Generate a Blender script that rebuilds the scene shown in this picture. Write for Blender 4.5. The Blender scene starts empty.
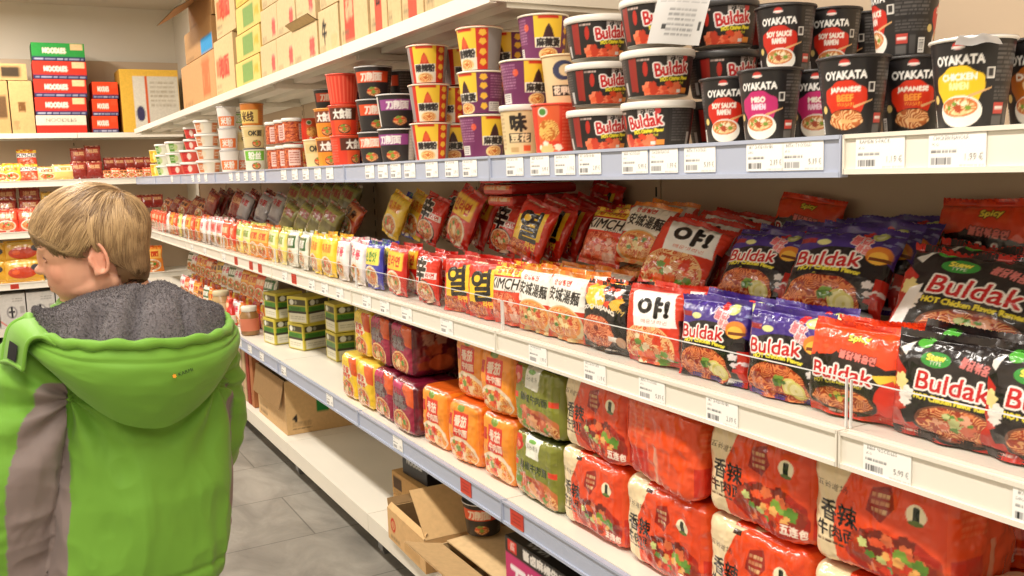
import bpy, math, random
import numpy as np
from mathutils import Vector, Matrix
S = bpy.context.scene
COL = S.collection
PI = math.pi
R = math.radians

# ------------------------------------------------------------------ camera
F, YAW, PIT, ROLL, H = 915.44, .5077, .1296, -.0328, 1.293
_c, _s = math.cos(ROLL), math.sin(ROLL)
RIGHT = np.array([math.cos(YAW), -math.sin(YAW), 0])
FW = np.array([math.sin(YAW)*math.cos(PIT), math.cos(YAW)*math.cos(PIT), -math.sin(PIT)])
UP = np.cross(RIGHT, FW)
def proj(P):
    d = np.array(P, float) - np.array([0, 0, H]); x = d @ RIGHT; y = -(d @ UP); z = d @ FW
    u, v = F*x/z, F*y/z
    return 512+_c*u-_s*v, 288+_s*u+_c*v
def yat(px, X, Z):
    """distance along the shelf of the spot (X, Z) seen in photo column px"""
    lo, hi = -.35, 14.0
    for _ in range(50):
        m = (lo+hi)/2
        if proj((X, m, Z))[0] > px: lo = m
        else: hi = m
    return (lo+hi)/2
cam = bpy.data.cameras.new('camera'); co = bpy.data.objects.new('camera', cam); COL.objects.link(co)
cam.sensor_width = 36; cam.lens = F*36/1024; cam.clip_start = .05; cam.clip_end = 60
rr = math.cos(ROLL)*RIGHT + math.sin(ROLL)*0*UP
def _basis():
    # roll: the picture axes turned about the view axis
    ix = _c*RIGHT + _s*UP
    iy = -_s*RIGHT + _c*UP
    return ix, iy
ix, iy = _basis()
co.matrix_world = Matrix(((ix[0], iy[0], -FW[0], 0), (ix[1], iy[1], -FW[1], 0), (ix[2], iy[2], -FW[2], H), (0, 0, 0, 1)))
S.camera = co
S.view_settings.view_transform = 'Standard'; S.view_settings.look = 'None'
S.view_settings.gamma = 1; S.view_settings.use_curve_mapping = False
S.view_settings.exposure = -.30

# ------------------------------------------------------------------ colours, noise
def lin(c):
    c = np.asarray(c, float)/255.0
    return np.where(c <= .04045, c/12.92, ((c+.055)/1.055)**2.4)
def hx(s): return (int(s[0:2], 16), int(s[2:4], 16), int(s[4:6], 16))
_tab = np.random.default_rng(7).random((64, 64, 64)).astype(np.float32)
def vn3(x, y, z):
    xi, yi, zi = np.floor(x).astype(int), np.floor(y).astype(int), np.floor(z).astype(int)
    fx, fy, fz = x-xi, y-yi, z-zi
    fx, fy, fz = fx*fx*(3-2*fx), fy*fy*(3-2*fy), fz*fz*(3-2*fz)
    def g(a, b, c): return _tab[(xi+a) & 63, (yi+b) & 63, (zi+c) & 63]
    l0 = (g(0,0,0)*(1-fx)+g(1,0,0)*fx)*(1-fy) + (g(0,1,0)*(1-fx)+g(1,1,0)*fx)*fy
    l1 = (g(0,0,1)*(1-fx)+g(1,0,1)*fx)*(1-fy) + (g(0,1,1)*(1-fx)+g(1,1,1)*fx)*fy
    return (l0*(1-fz)+l1*fz)*2-1
def fbm(x, y, z, o=3):
    r = 0; a = 1; t = 0
    for k in range(o):
        r = r + a*vn3(x*2**k+17*k, y*2**k+5*k, z*2**k+31*k); t += a; a *= .5
    return r/t
def ridge(x, y, z, o=3):
    r = 0; a = 1; t = 0
    for k in range(o):
        r = r + a*(1-2*np.abs(vn3(x*2**k+13*k, y*2**k+7*k, z*2**k+3*k))); t += a; a *= .55
    return r/t

# ------------------------------------------------------------------ lettering and printed art
_tris = {}
def glyphs(s):
    if s in _tris: return _tris[s]
    c = bpy.data.curves.new('t', 'FONT'); c.body = s; c.resolution_u = 3
    o = bpy.data.objects.new('t', c); COL.objects.link(o)
    m = o.evaluated_get(bpy.context.evaluated_depsgraph_get()).to_mesh()
    n = len(m.vertices); v = np.zeros(n*3); m.vertices.foreach_get('co', v); v = v.reshape(-1, 3)[:, :2]
    m.calc_loop_triangles(); t = np.zeros(len(m.loop_triangles)*3, int); m.loop_triangles.foreach_get('vertices', t)
    bpy.data.objects.remove(o); bpy.data.curves.remove(c)
    lo, hi = v.min(0), v.max(0)
    _tris[s] = (v[t.reshape(-1, 3)], lo, hi)
    return _tris[s]

class Art:
    """flat print: u to the right, v upwards, both 0..1; w, h in metres"""
    def __init__(self, w, h, nu, nv, col):
        self.w, self.h, self.nu, self.nv = w, h, nu, nv
        self.W, self.Hh = nu*2, nv*2
        self.img = np.zeros((self.Hh, self.W, 3)); self.img[:] = col
        self.U, self.V = np.meshgrid((np.arange(self.W)+.5)/self.W, (np.arange(self.Hh)+.5)/self.Hh)
        self.rng = np.random.default_rng(11)
    def put(self, m, col, a=1.0):
        if m.dtype == bool: m = m.astype(float)
        m = (m*a)[..., None]
        self.img = self.img*(1-m) + np.asarray(col, float)*m
    def rect(self, u0, v0, u1, v1, col, a=1.0):
        self.put((self.U >= u0) & (self.U < u1) & (self.V >= v0) & (self.V < v1), col, a)
    def emask(self, cx, cy, rx, ry, wob=0, seed=0):
        du, dv = (self.U-cx)/rx, (self.V-cy)/ry
        d = np.sqrt(du*du+dv*dv)
        if wob:
            an = np.arctan2(dv, du); d = d*(1+wob*np.sin(an*5+seed)+wob*.7*np.sin(an*9+2*seed))
        return d <= 1
    def ell(self, cx, cy, rx, ry, col, a=1.0, wob=0, seed=0): self.put(self.emask(cx, cy, rx, ry, wob, seed), col, a)
    def poly(self, pts, col, a=1.0):
        m = np.zeros(self.U.shape, bool); n = len(pts)
        for i in range(n):
            x0, y0 = pts[i]; x1, y1 = pts[(i+1) % n]
            if y0 == y1: continue
            c = ((y0 > self.V) != (y1 > self.V)) & (self.U < (x1-x0)*(self.V-y0)/(y1-y0)+x0)
            m ^= c
        self.put(m, col, a)
    def noodles(self, cx, cy, rx, ry, cols=('c8501e', 'e88a3c', '8a2a10'), wob=.03, k=60, seed=0):
        m = self.emask(cx, cy, rx, ry, wob, seed)
        x, y = self.U*self.w, self.V*self.h; o = x*0
        wx = fbm(x*55, y*55, o+seed, 2)*.012; wy = fbm(x*55+31, y*55+7, o+seed+2, 2)*.012
        pick = vn3(x*70+5, y*70, o+seed+6) > 0
        n = np.where(pick, np.sin((x+wx*1.6+y*.3)*2*PI/.0062), np.sin((y+wy*1.6-x*.3)*2*PI/.0062))*.5+.5
        n2 = fbm(x*110+9, y*110, o+seed+4, 2)
        c = [np.array(hx(q), float) for q in cols]
        img = c[2]*(1-n[..., None]) + c[0]*n[..., None]
        img = np.where((n > .72)[..., None], c[1], img)
        img = np.where((n2 > .38)[..., None], c[1]*.6+c[0]*.4, img)
        img = np.where((n2 < -.45)[..., None], c[2], img)
        self.img = np.where(m[..., None], img, self.img)
    def bits(self, cx, cy, rx, ry, cols, n=20, s=.05, seed=1):
        g = np.random.default_rng(seed)
        for k in range(n):
            a, q = g.random()*2*PI, math.sqrt(g.random())
            f = s*(.5+g.random())
            self.ell(cx+rx*q*math.cos(a), cy+ry*q*math.sin(a), f, f*self.w/self.h*(.5+.6*g.random()), hx(cols[k % len(cols)]), wob=.12, seed=k)
    def tmask(self, s, cx, cy, w=None, h=None, rot=0, skew=0, arc=0, bold=0):
        T, lo, hi = glyphs(s)
        tw, th = hi-lo
        pw = w*self.W if w else None; ph = h*self.Hh if h else None
        if pw is None: pw = ph*tw/th
        if ph is None: ph = pw*th/tw
        P = (T-(lo+hi)/2)/(hi-lo)
        x = P[..., 0]*pw; y = P[..., 1]*ph
        x = x+skew*y
        if arc: y = y+arc*self.Hh*(1-(2*P[..., 0])**2)
        c, sn = math.cos(rot), math.sin(rot)
        X = cx*self.W+c*x-sn*y; Y = cy*self.Hh+sn*x+c*y
        m = np.zeros((self.Hh, self.W), bool)
        for q in range(len(X)):
            ax, bx, cx_ = X[q]; ay, by, cy_ = Y[q]
            x0, x1 = max(0, int(min(ax, bx, cx_)-1)), min(self.W, int(max(ax, bx, cx_)+2))
            y0, y1 = max(0, int(min(ay, by, cy_)-1)), min(self.Hh, int(max(ay, by, cy_)+2))
            if x1 <= x0 or y1 <= y0: continue
            gx, gy = np.meshgrid(np.arange(x0, x1)+.5, np.arange(y0, y1)+.5)
            d = (bx-ax)*(cy_-ay)-(cx_-ax)*(by-ay)
            if abs(d) < 1e-9: continue
            w1 = ((gx-ax)*(cy_-ay)-(cx_-ax)*(gy-ay))/d; w2 = ((bx-ax)*(gy-ay)-(gx-ax)*(by-ay))/d
            m[y0:y1, x0:x1] |= (w1 >= 0) & (w2 >= 0) & (w1+w2 <= 1)
        return self.grow(m, bold)
    def grow(self, m, k):
        if k <= 0: return m
        o = m.copy(); r = int(math.ceil(k))
        for dy in range(-r, r+1):
            for dx in range(-r, r+1):
                if dx*dx+dy*dy <= k*k+.5:
                    o |= np.roll(np.roll(m, dy, 0), dx, 1)
        return o
    def text(self, s, cx, cy, w=None, h=None, col=(0, 0, 0), bold=0, out=None, outw=2, **k):
        m = self.tmask(s, cx, cy, w, h, bold=bold, **k)
        if out is not None: self.put(self.grow(m, outw), out)
        self.put(m, col)
    def lines(self, u0, v0, u1, v1, n, col, seed=0, a=1.0, fill=.5):
        """a block of small print"""
        g = np.random.default_rng(seed); st = (v1-v0)/n
        for i in range(n):
            y = v1-(i+.5)*st; x = u0
            while x < u1-.005:
                l = (u1-u0)*(.06+.2*g.random()); self.rect(x, y-st*fill/2, min(u1, x+l), y+st*fill/2, col, a*(.6+.4*g.random())); x += l+(u1-u0)*.03
    def barcode(self, u0, v0, u1, v1, seed=0, n=14):
        self.rect(u0, v0, u1, v1, (235, 235, 235)); g = np.random.default_rng(seed); x = u0
        while x < u1:
            w = (u1-u0)/n*(.3+g.random()); self.rect(x, v0+(v1-v0)*.12, min(u1, x+w*.5), v1-(v1-v0)*.12, (25, 25, 25)); x += w
    def done(self):
        a = lin(np.clip(self.img, 0, 255))
        return a.reshape(self.nv, 2, self.nu, 2, 3).mean((1, 3))

# ------------------------------------------------------------------ meshes
def quadmesh(name, V, Q, cols=None, mats=(), mi=None, smooth=True):
    me = bpy.data.meshes.new(name); V = np.asarray(V, np.float32); Q = np.asarray(Q, np.int32)
    me.vertices.add(len(V)); me.vertices.foreach_set('co', V.ravel())
    n = len(Q); k = Q.shape[1]
    me.loops.add(n*k); me.loops.foreach_set('vertex_index', Q.ravel())
    me.polygons.add(n); me.polygons.foreach_set('loop_start', np.arange(0, n*k, k, dtype=np.int32))
    if mi is not None: me.polygons.foreach_set('material_index', np.asarray(mi, np.int32))
    for m in mats: me.materials.append(m)
    me.update(calc_edges=True); me.validate()
    if smooth: me.polygons.foreach_set('use_smooth', np.ones(n, bool))
    else: me.polygons.foreach_set('use_smooth', np.zeros(n, bool))
    if cols is not None: paint(me, cols)
    return me
def paint(me, cols):
    a = me.color_attributes.new('Col', 'FLOAT_COLOR', 'POINT'); c = np.ones((len(me.vertices), 4), np.float32)
    c[:, :3] = cols; a.data.foreach_set('color', c.ravel())
def gquads(nu, nv, off=0, flip=False, wrap=False):
    i, j = np.meshgrid(np.arange(nu if wrap else nu-1), np.arange(nv-1)); i, j = i.ravel(), j.ravel(); i2 = (i+1) % nu
    q = np.stack([j*nu+i, j*nu+i2, (j+1)*nu+i2, (j+1)*nu+i], 1)+off
    return q[:, ::-1] if flip else q
class Bag:
    """collects grids and boxes into one mesh"""
    def __init__(self): self.V = []; self.Q = []; self.C = []; self.M = []; self.n = 0
    def add(self, V, Q, C=(1, 1, 1), m=0):
        V = np.asarray(V, float).reshape(-1, 3); self.V.append(V); Q = np.asarray(Q)
        self.Q.append(Q+self.n); C = np.asarray(C, float)
        self.C.append(np.broadcast_to(C, V.shape) if C.ndim == 1 else C.reshape(-1, 3)); self.M.append(np.full(len(Q), m)); self.n += len(V)
    def box(self, a, b, C=(1, 1, 1), m=0, M=None):
        x0, y0, z0 = a; x1, y1, z1 = b
        V = np.array([(x0,y0,z0),(x1,y0,z0),(x1,y1,z0),(x0,y1,z0),(x0,y0,z1),(x1,y0,z1),(x1,y1,z1),(x0,y1,z1)], float)
        Q = [(0,3,2,1),(4,5,6,7),(0,1,5,4),(1,2,6,5),(2,3,7,6),(3,0,4,7)]
        VV = V[np.array(Q).ravel()]
        if M is not None: VV = VV @ np.array(M)[:3, :3].T + np.array(M)[:3, 3]
        self.add(VV, np.arange(24).reshape(6, 4), C, m)
    def tube(self, pts, rad, n=8, C=(1, 1, 1), m=0, cap=True):
        pts = np.asarray(pts, float); k = len(pts); rad = np.broadcast_to(rad, (k,))
        t = np.gradient(pts, axis=0); t /= np.linalg.norm(t, axis=1)[:, None]
        ref = np.array([0, 0, 1.]) if abs(t[0][2]) < .9 else np.array([1., 0, 0])
        V = []
        for i in range(k):
            a = np.cross(t[i], ref); a /= np.linalg.norm(a); b = np.cross(t[i], a)
            an = np.arange(n)*2*PI/n
            V.append(pts[i]+rad[i]*(np.cos(an)[:, None]*a+np.sin(an)[:, None]*b))
        V = np.array(V).reshape(-1, 3); Q = gquads(n, k, flip=True, wrap=True)
        self.add(V, Q, C, m)
        if cap:
            for e, f in ((0, 1), (k-1, 0)):
                W = np.vstack([V[e*n:(e+1)*n], pts[e]]); q = [(i, (i+1) % n, n, n) if not f else ((i+1) % n, i, n, n) for i in range(n)]
                q = [(a, b, c, c) for a, b, c, d in q]
                # triangles kept as quads with a midpoint
                mid = (W[:n]+W[np.r_[1:n, 0]])/2
                WW = np.vstack([W, mid]); qq = []
                for i in range(n):
                    qq.append((i, n+1+i, n, n+1+(i-1) % n))
                qq = np.array(qq)
                self.add(WW, qq if f else qq[:, ::-1], C, m)
    def build(self, name, mats, smooth=False):
        return quadmesh(name, np.vstack(self.V), np.vstack(self.Q), np.vstack(self.C), mats, np.concatenate(self.M), smooth)

def obj(name, me, parent=None, loc=None, rot=None):
    o = bpy.data.objects.new(name, me); COL.objects.link(o)
    if parent is not None: o.parent = parent
    if loc is not None: o.location = loc
    if rot is not None: o.rotation_euler = rot
    return o
def tag(o, label=None, cat=None, group=None, kind=None):
    if label: o['label'] = label
    if cat: o['category'] = cat
    if group: o['group'] = group
    if kind: o['kind'] = kind
    return o
def struct(o): o['kind'] = 'structure'; return o
def autosmooth(me, ang=40):
    me.polygons.foreach_set('use_smooth', np.ones(len(me.polygons), bool))
    try: me.set_sharp_from_angle(angle=R(ang))
    except Exception: pass
    return me

# ------------------------------------------------------------------ materials
def mat(name, col=None, rough=.5, metal=0, spec=.5, coat=0, bump=None, attr=False, var=None, sheen=0, emit=None, aniso=None):
    m = bpy.data.materials.new(name); m.use_nodes = True; N = m.node_tree.nodes; L = m.node_tree.links
    b = N['Principled BSDF']; b.inputs['Roughness'].default_value = rough; b.inputs['Metallic'].default_value = metal
    b.inputs['Specular IOR Level'].default_value = spec; b.inputs['Coat Weight'].default_value = coat; b.inputs['Coat Roughness'].default_value = .09
    b.inputs['Sheen Weight'].default_value = sheen
    tc = N.new('ShaderNodeTexCoord')
    src = None
    if attr:
        a = N.new('ShaderNodeAttribute'); a.attribute_name = 'Col'; src = a.outputs['Color']
    elif col is not None:
        b.inputs['Base Color'].default_value = (*lin(col), 1)
    if var:   # (scale, amount, detail): mottled tone of the stuff itself
        n = N.new('ShaderNodeTexNoise'); n.inputs['Scale'].default_value = var[0]; n.inputs['Detail'].default_value = var[2]
        L.new(tc.outputs['Object'], n.inputs['Vector'])
        r = N.new('ShaderNodeMapRange'); r.inputs[1].default_value = .3; r.inputs[2].default_value = .7
        r.inputs[3].default_value = 1-var[1]; r.inputs[4].default_value = 1+var[1]; L.new(n.outputs['Fac'], r.inputs[0])
        v = N.new('ShaderNodeVectorMath'); v.operation = 'MULTIPLY'
        if src: L.new(src, v.inputs[0])
        else: v.inputs[0].default_value = tuple(lin(col))
        L.new(r.outputs[0], v.inputs[1]); src = v.outputs[0]
    if src: L.new(src, b.inputs['Base Color'])
    if bump:
        n = N.new('ShaderNodeTexNoise'); n.inputs['Scale'].default_value = bump[0]; n.inputs['Detail'].default_value = bump[2] if len(bump) > 2 else 3
        L.new(tc.outputs['Object'], n.inputs['Vector'])
        if len(bump) > 4: n.noise_type = bump[4]
        p = N.new('ShaderNodeBump'); p.inputs['Strength'].default_value = bump[1]; p.inputs['Distance'].default_value = bump[3] if len(bump) > 3 else .004
        L.new(n.outputs['Fac'], p.inputs['Height']); L.new(p.outputs['Normal'], b.inputs['Normal'])
    if emit:
        b.inputs['Emission Color'].default_value = (*emit[0], 1); b.inputs['Emission Strength'].default_value = emit[1]
    return m
M = {}
M['film'] = mat('printed_film', attr=True, rough=.25, coat=.6, bump=(42, .5, 3, .004, 'RIDGED_MULTIFRACTAL'))
M['paper_cup'] = mat('printed_paper', attr=True, rough=.38, coat=.1)
M['carton'] = mat('printed_cardboard', attr=True, rough=.75, spec=.25, var=(60, .06, 4), bump=(140, .08, 2, .002))
M['gloss_box'] = mat('printed_box_board', attr=True, rough=.4)
M['white_lid'] = mat('white_plastic', (232, 228, 220), rough=.35)
M['shade_lid'] = mat('shade_painted_white_plastic', (62, 60, 60), rough=.35)  # white lid plastic with the shade under the shelf painted into its colour
M['foil'] = mat('silver_foil', (205, 205, 208), rough=.28, metal=.7, bump=(70, .2))
M['shelf'] = mat('cream_powder_coated_steel', (232, 226, 212), rough=.42, var=(3, .03, 2))
M['panel'] = mat('beige_back_panel', (202, 180, 153), rough=.6, var=(2, .04, 2))
M['rail'] = mat('ivory_price_rail', (236, 231, 218), rough=.3)
M['grey_rail'] = mat('grey_blue_price_rail', (176, 184, 204), rough=.3)
M['tagw'] = mat('printed_price_tag', attr=True, rough=.4)
M['tagr'] = mat('red_price_tag', (206, 62, 36), rough=.45)
M['metal'] = mat('galvanised_steel', (150, 150, 150), rough=.35, metal=.8)
M['dark'] = mat('slot_black', (18, 16, 14), rough=.7)
def acrylic():
    m = bpy.data.materials.new('clear_acrylic'); m.use_nodes = True; N = m.node_tree.nodes; L = m.node_tree.links; N.clear()
    o = N.new('ShaderNodeOutputMaterial'); mx = N.new('ShaderNodeMixShader'); t = N.new('ShaderNodeBsdfTransparent'); g = N.new('ShaderNodeBsdfGlossy')
    t.inputs[0].default_value = (.985, .985, .985, 1); g.inputs['Roughness'].default_value = .06; g.inputs[0].default_value = (.95, .95, .95, 1)
    lw = N.new('ShaderNodeLayerWeight'); lw.inputs[0].default_value = .5
    pw = N.new('ShaderNodeMath'); pw.operation = 'POWER'; pw.inputs[1].default_value = 5; L.new(lw.outputs['Facing'], pw.inputs[0])
    f = N.new('ShaderNodeMath'); f.operation = 'MULTIPLY_ADD'; f.inputs[1].default_value = .6; f.inputs[2].default_value = .025; L.new(pw.outputs[0], f.inputs[0])
    L.new(f.outputs[0], mx.inputs[0]); L.new(t.outputs[0], mx.inputs[1]); L.new(g.outputs[0], mx.inputs[2]); L.new(mx.outputs[0], o.inputs[0])
    return m
M['acrylic'] = acrylic()
M['acrylic_edge'] = mat('acrylic_edge', (225, 228, 225), rough=.2)
# ------------------------------------------------------------------ room
ZM, ZC, ZL, ZT, ZB = .919, 1.323, .510, 1.698, .148
XW, YW, ZCEIL = 1.53, 8.86, 2.80
XL, YF = -2.7, -3.2
def floor_mat():
    m = bpy.data.materials.new('grey_stone_vinyl'); m.use_nodes = True; N = m.node_tree.nodes; L = m.node_tree.links
    b = N['Principled BSDF']; b.inputs['Roughness'].default_value = .42; b.inputs['Specular IOR Level'].default_value = .4
    tc = N.new('ShaderNodeTexCoord')
    mp = N.new('ShaderNodeMapping'); mp.inputs['Scale'].default_value = (1, .55, 1); mp.inputs['Rotation'].default_value = (0, 0, .3); L.new(tc.outputs['Object'], mp.inputs[0])
    n1 = N.new('ShaderNodeTexNoise'); n1.inputs['Scale'].default_value = 5; n1.inputs['Detail'].default_value = 8; n1.inputs['Roughness'].default_value = .62; n1.inputs['Distortion'].default_value = .8
    n2 = N.new('ShaderNodeTexNoise'); n2.inputs['Scale'].default_value = 1.3; n2.inputs['Detail'].default_value = 3
    L.new(mp.outputs[0], n1.inputs[0]); L.new(mp.outputs[0], n2.inputs[0])
    r = N.new('ShaderNodeValToRGB'); e = r.color_ramp.elements
    e[0].position = .3; e[0].color = (*lin((92, 88, 82)), 1); e[1].position = .72; e[1].color = (*lin((182, 176, 166)), 1)
    q = e.new(.5); q.color = (*lin((140, 135, 126)), 1)
    ad = N.new('ShaderNodeMath'); ad.operation = 'MULTIPLY_ADD'; ad.inputs[1].default_value = .55; L.new(n1.outputs[0], ad.inputs[0])
    m2 = N.new('ShaderNodeMath'); m2.operation = 'MULTIPLY'; m2.inputs[1].default_value = .45; L.new(n2.outputs[0], m2.inputs[0]); L.new(m2.outputs[0], ad.inputs[2])
    br = N.new('ShaderNodeTexBrick'); br.offset = .5; br.inputs['Scale'].default_value = 1; br.inputs['Brick Width'].default_value = .9; br.inputs['Row Height'].default_value = .45
    br.inputs['Mortar Size'].default_value = .003; br.inputs['Color1'].default_value = (.92, .92, .92, 1); br.inputs['Color2'].default_value = (1.08, 1.08, 1.08, 1); br.inputs['Mortar'].default_value = (.55, .55, .55, 1)
    L.new(tc.outputs['Object'], br.inputs[0]); L.new(ad.outputs[0], r.inputs[0])
    v = N.new('ShaderNodeVectorMath'); v.operation = 'MULTIPLY'; L.new(r.outputs[0], v.inputs[0]); L.new(br.outputs[0], v.inputs[1]); L.new(v.outputs[0], b.inputs['Base Color'])
    return m
M['floor'] = floor_mat()
M['wall'] = mat('warm_grey_wall_paint', (224, 216, 200), rough=.85, var=(2, .02, 3), bump=(160, .05))
M['ceil'] = mat('ceiling_paint', (222, 212, 195), rough=.9, var=(3, .02, 3))
M['skirt'] = mat('grey_skirting', (120, 116, 110), rough=.6)
def slab(name, a, b, m):
    k = Bag(); k.box(a, b); return struct(obj(name, k.build(name, [m])))
slab('floor', (XL-.1, YF-.1, -.1), (XW+.1, YW+.1, 0), M['floor'])
slab('ceiling', (XL-.1, YF-.1, ZCEIL), (XW+.1, YW+.1, ZCEIL+.1), M['ceil'])
slab('wall_right', (XW, YF-.1, 0), (XW+.1, YW+.1, ZCEIL), M['wall'])
slab('wall_left', (XL-.1, YF-.1, 0), (XL, YW+.1, ZCEIL), M['wall'])
slab('wall_back', (XL, YW, 0), (XW, YW+.1, ZCEIL), M['wall'])
slab('wall_front', (XL, YF-.1, 0), (XW, YF, ZCEIL), M['wall'])
slab('baseboard_back', (XL, YW-.012, 0), (XW, YW, .08), M['skirt'])

# ------------------------------------------------------------------ price tags
def tag_mesh(k):
    g = random.Random(k); a = Art(.074, .040, 56, 30, (250, 249, 244))
    words = ['HOT CHICKEN RAMEN', 'INSTANT NOODLES', 'NOODLE CUP SPICY', 'BEEF NOODLES', 'RAMEN 5-PACK', 'CHICKEN FLAVOUR']
    a.text(words[k % 6], .40, .86, .62, .11, (70, 70, 70)); a.text('%d G' % g.choice([105, 120, 140, 700]), .12, .68, .14, .09, (90, 90, 90))
    a.lines(.05, .40, .5, .56, 1, (120, 120, 120), seed=k); a.barcode(.05, .06, .42, .34, seed=k)
    a.text('%d,%d9 €' % (g.choice([1, 1, 1, 2, 5]), g.choice([1, 4, 9])), .80, .30, .3, .22, (30, 30, 30)); a.lines(.55, .03, .98, .1, 1, (150, 150, 150), seed=k+3)
    c = a.done(); nu, nv = 56, 30
    u, v = np.meshgrid(np.linspace(-.5, .5, nu), np.linspace(-.5, .5, nv))
    b = Bag(); b.add(np.stack([u*.074, 0*u-.0006, v*.040], -1), gquads(nu, nv), c, 0)
    b.box((-.037, -.0005, -.02), (.037, .0006, .02), lin((245, 244, 240)))
    return b.build('price_tag', [M['tagw']])
def red_mesh():
    b = Bag(); b.box((-.03, -.0008, -.021), (.03, .0008, .021), lin((200, 56, 34))); b.box((-.03, -.0012, -.021), (.03, -.0009, -.019), lin((225, 120, 90)))
    for z, w in ((.008, .022), (-.001, .017), (-.010, .02)): b.box((-w, -.0012, z-.0016), (w, -.0009, z+.0016), lin((168, 40, 26)))
    return b.build('red_price_tag', [M['tagw']])
TAGS = [tag_mesh(k) for k in range(6)]; REDTAG = red_mesh()

# ------------------------------------------------------------------ shelf boards (local: x along the shelf, -y to the aisle, top at z = 0)
def shelf_board(L, D, lip):
    b = Bag(); w = L/2-.0015
    b.box((-w, 0, -.003), (w, D, 0)); b.box((-w, 0, -lip), (w, .0025, -.003)); b.box((-w, .0025, -lip), (w, .018, -lip+.002))
    b.box((-w, D-.0025, -lip), (w, D, -.003))
    for s in (-1, 1): b.box((s*w-.001 if s > 0 else -w, .003, -lip+.004), (w if s > 0 else -w+.001, D-.003, -.003))
    for y in (.13, .27): b.box((-w+.004, y, -.022), (w-.004, y+.075, -.003))
    for s in (-1, 1): b.box((s*(w-.012)-.003, .05, -.042), (s*(w-.012)+.003, D-.002, -.026))   # brackets
    return b.build('board', [M['shelf']])
def rail_mesh(L, h, t):
    b = Bag(); w = L/2-.003; y0 = -.012
    b.box((-w, y0, -h), (w, -.0008, -.002), m=0)
    b.box((-w, y0-.004, -.005), (w, y0, .0005), m=1); b.box((-w, y0-.004, -h-.002), (w, y0, -h+.005), m=1)
    for s in (-1, 1): b.box((s*w-.0015, y0-.004, -h-.002), (s*w+.0015, -.001, .0), m=1)
    return b
_sm = {}
def shelf(name_label, rot, loc, L=1.0, D=.455, lip=.035, rail=None, tags=(), riser=None, group=None):
    """rail: None | 'ivory' | 'grey'; tags: list of (x, is_red)"""
    root = obj('shelf', None, None, loc, (0, 0, rot)); tag(root, name_label, 'shelf', group)
    k = ('b', L, D, lip)
    if k not in _sm: _sm[k] = shelf_board(L, D, lip)
    obj('board', _sm[k], root)
    if rail:
        h = .050 if rail == 'ivory' else .054
        k = ('r', L, rail)
        if k not in _sm: _sm[k] = rail_mesh(L, h, 0).build('price_rail', [M['rail'] if rail == 'ivory' else M['grey_rail'], M['shelf'] if rail == 'ivory' else M['grey_rail']])
        r = obj('price_rail', _sm[k], root)
        for i, (x, red) in enumerate(tags):
            o = obj('price_tag', REDTAG if red else TAGS[(i*5+int(abs(x)*37)) % 6], r, (x, -.0135, -.0255), (0, 0, 0))
            if red: o['label'] = 'red price tag'
    if riser:
        k = ('a', L, riser)
        if k not in _sm:
            b = Bag(); w = L/2-.004; b.box((-w, .004, .001), (w, .007, riser), m=0); b.box((-w, .0038, riser), (w, .0072, riser+.0012), m=1)
            for s in (-1, 1): b.box((s*w-.001, .0036, .001), (s*w+.001, .0074, riser), m=1)
            _sm[k] = b.build('acrylic_riser', [M['acrylic'], M['acrylic_edge']])
        obj('acrylic_riser', _sm[k], root)
    return root

ORD = ['nearest', 'second nearest', 'third nearest', 'fourth nearest', 'fifth nearest', 'sixth nearest', 'seventh nearest', 'farthest']
rnd = random.Random(3)
def xs(pxs, Z, yc):   # photo columns of tags -> local x of a section centred at yc
    return [-(yat(p, .987, Z-.025)-yc) for p in pxs]
mid_white = [985+60, 887, 820, 722, 652, 595, 538, 490, 447, 407, 385, 367, 340, 325, 312, 285, 224, 205, 192]
mid_red = [294, 271, 260, 251, 236]
cup_white = [1150, 957, 880, 803, 765, 700, 664, 635, 590, 565, 540, 515, 470, 452, 432, 410, 396, 383, 370, 330, 318, 306, 295, 284, 262, 254, 246, 238, 231, 214, 206, 199, 193, 180, 172]
cup_red = [266]
low_white = [398, 358, 330, 284, 262, 250, 240]
low_red = [517, 466]
SHELVES = {}
for k in range(8):
    y0 = -.143+k; yc = y0+.5
    def pick(w, r, Z):
        a = [(x, 0) for x in xs(w, Z, yc) if abs(x) < .46]+[(x, 1) for x in xs(r, Z, yc) if abs(x) < .47]
        return sorted(a)
    rz = -PI/2
    if k > 1: SHELVES['t', k] = shelf(f'cream top shelf carrying cartons, {ORD[k]} section of the right-hand run', rz, (1.0, yc, ZT), group='cream shelves of the right run')
    SHELVES['c', k] = shelf(f'cream shelf of noodle cups, {ORD[k]} section of the right-hand run', rz, (1.0, yc, ZC), rail='ivory' if k == 0 else 'grey', tags=pick(cup_white, cup_red, ZC), group='cream shelves of the right run')
    SHELVES['m', k] = shelf(f'cream shelf of noodle pouches behind clear riser, {ORD[k]} section of right-hand run', rz, (1.0, yc, ZM), rail='ivory', tags=pick(mid_white, mid_red, ZM), riser=.07, group='cream shelves of the right run')
    SHELVES['l', k] = shelf(f'cream shelf of boxed and bundled noodles, {ORD[k]} section of right-hand run', rz, (1.0, yc, ZL), rail='grey', tags=pick(low_white, low_red, ZL), group='cream shelves of the right run')
    SHELVES['b', k] = shelf(f'cream base shelf above the floor, {ORD[k]} section of right-hand run', rz, (1.0, yc, ZB), lip=.065, group='cream shelves of the right run')

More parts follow.
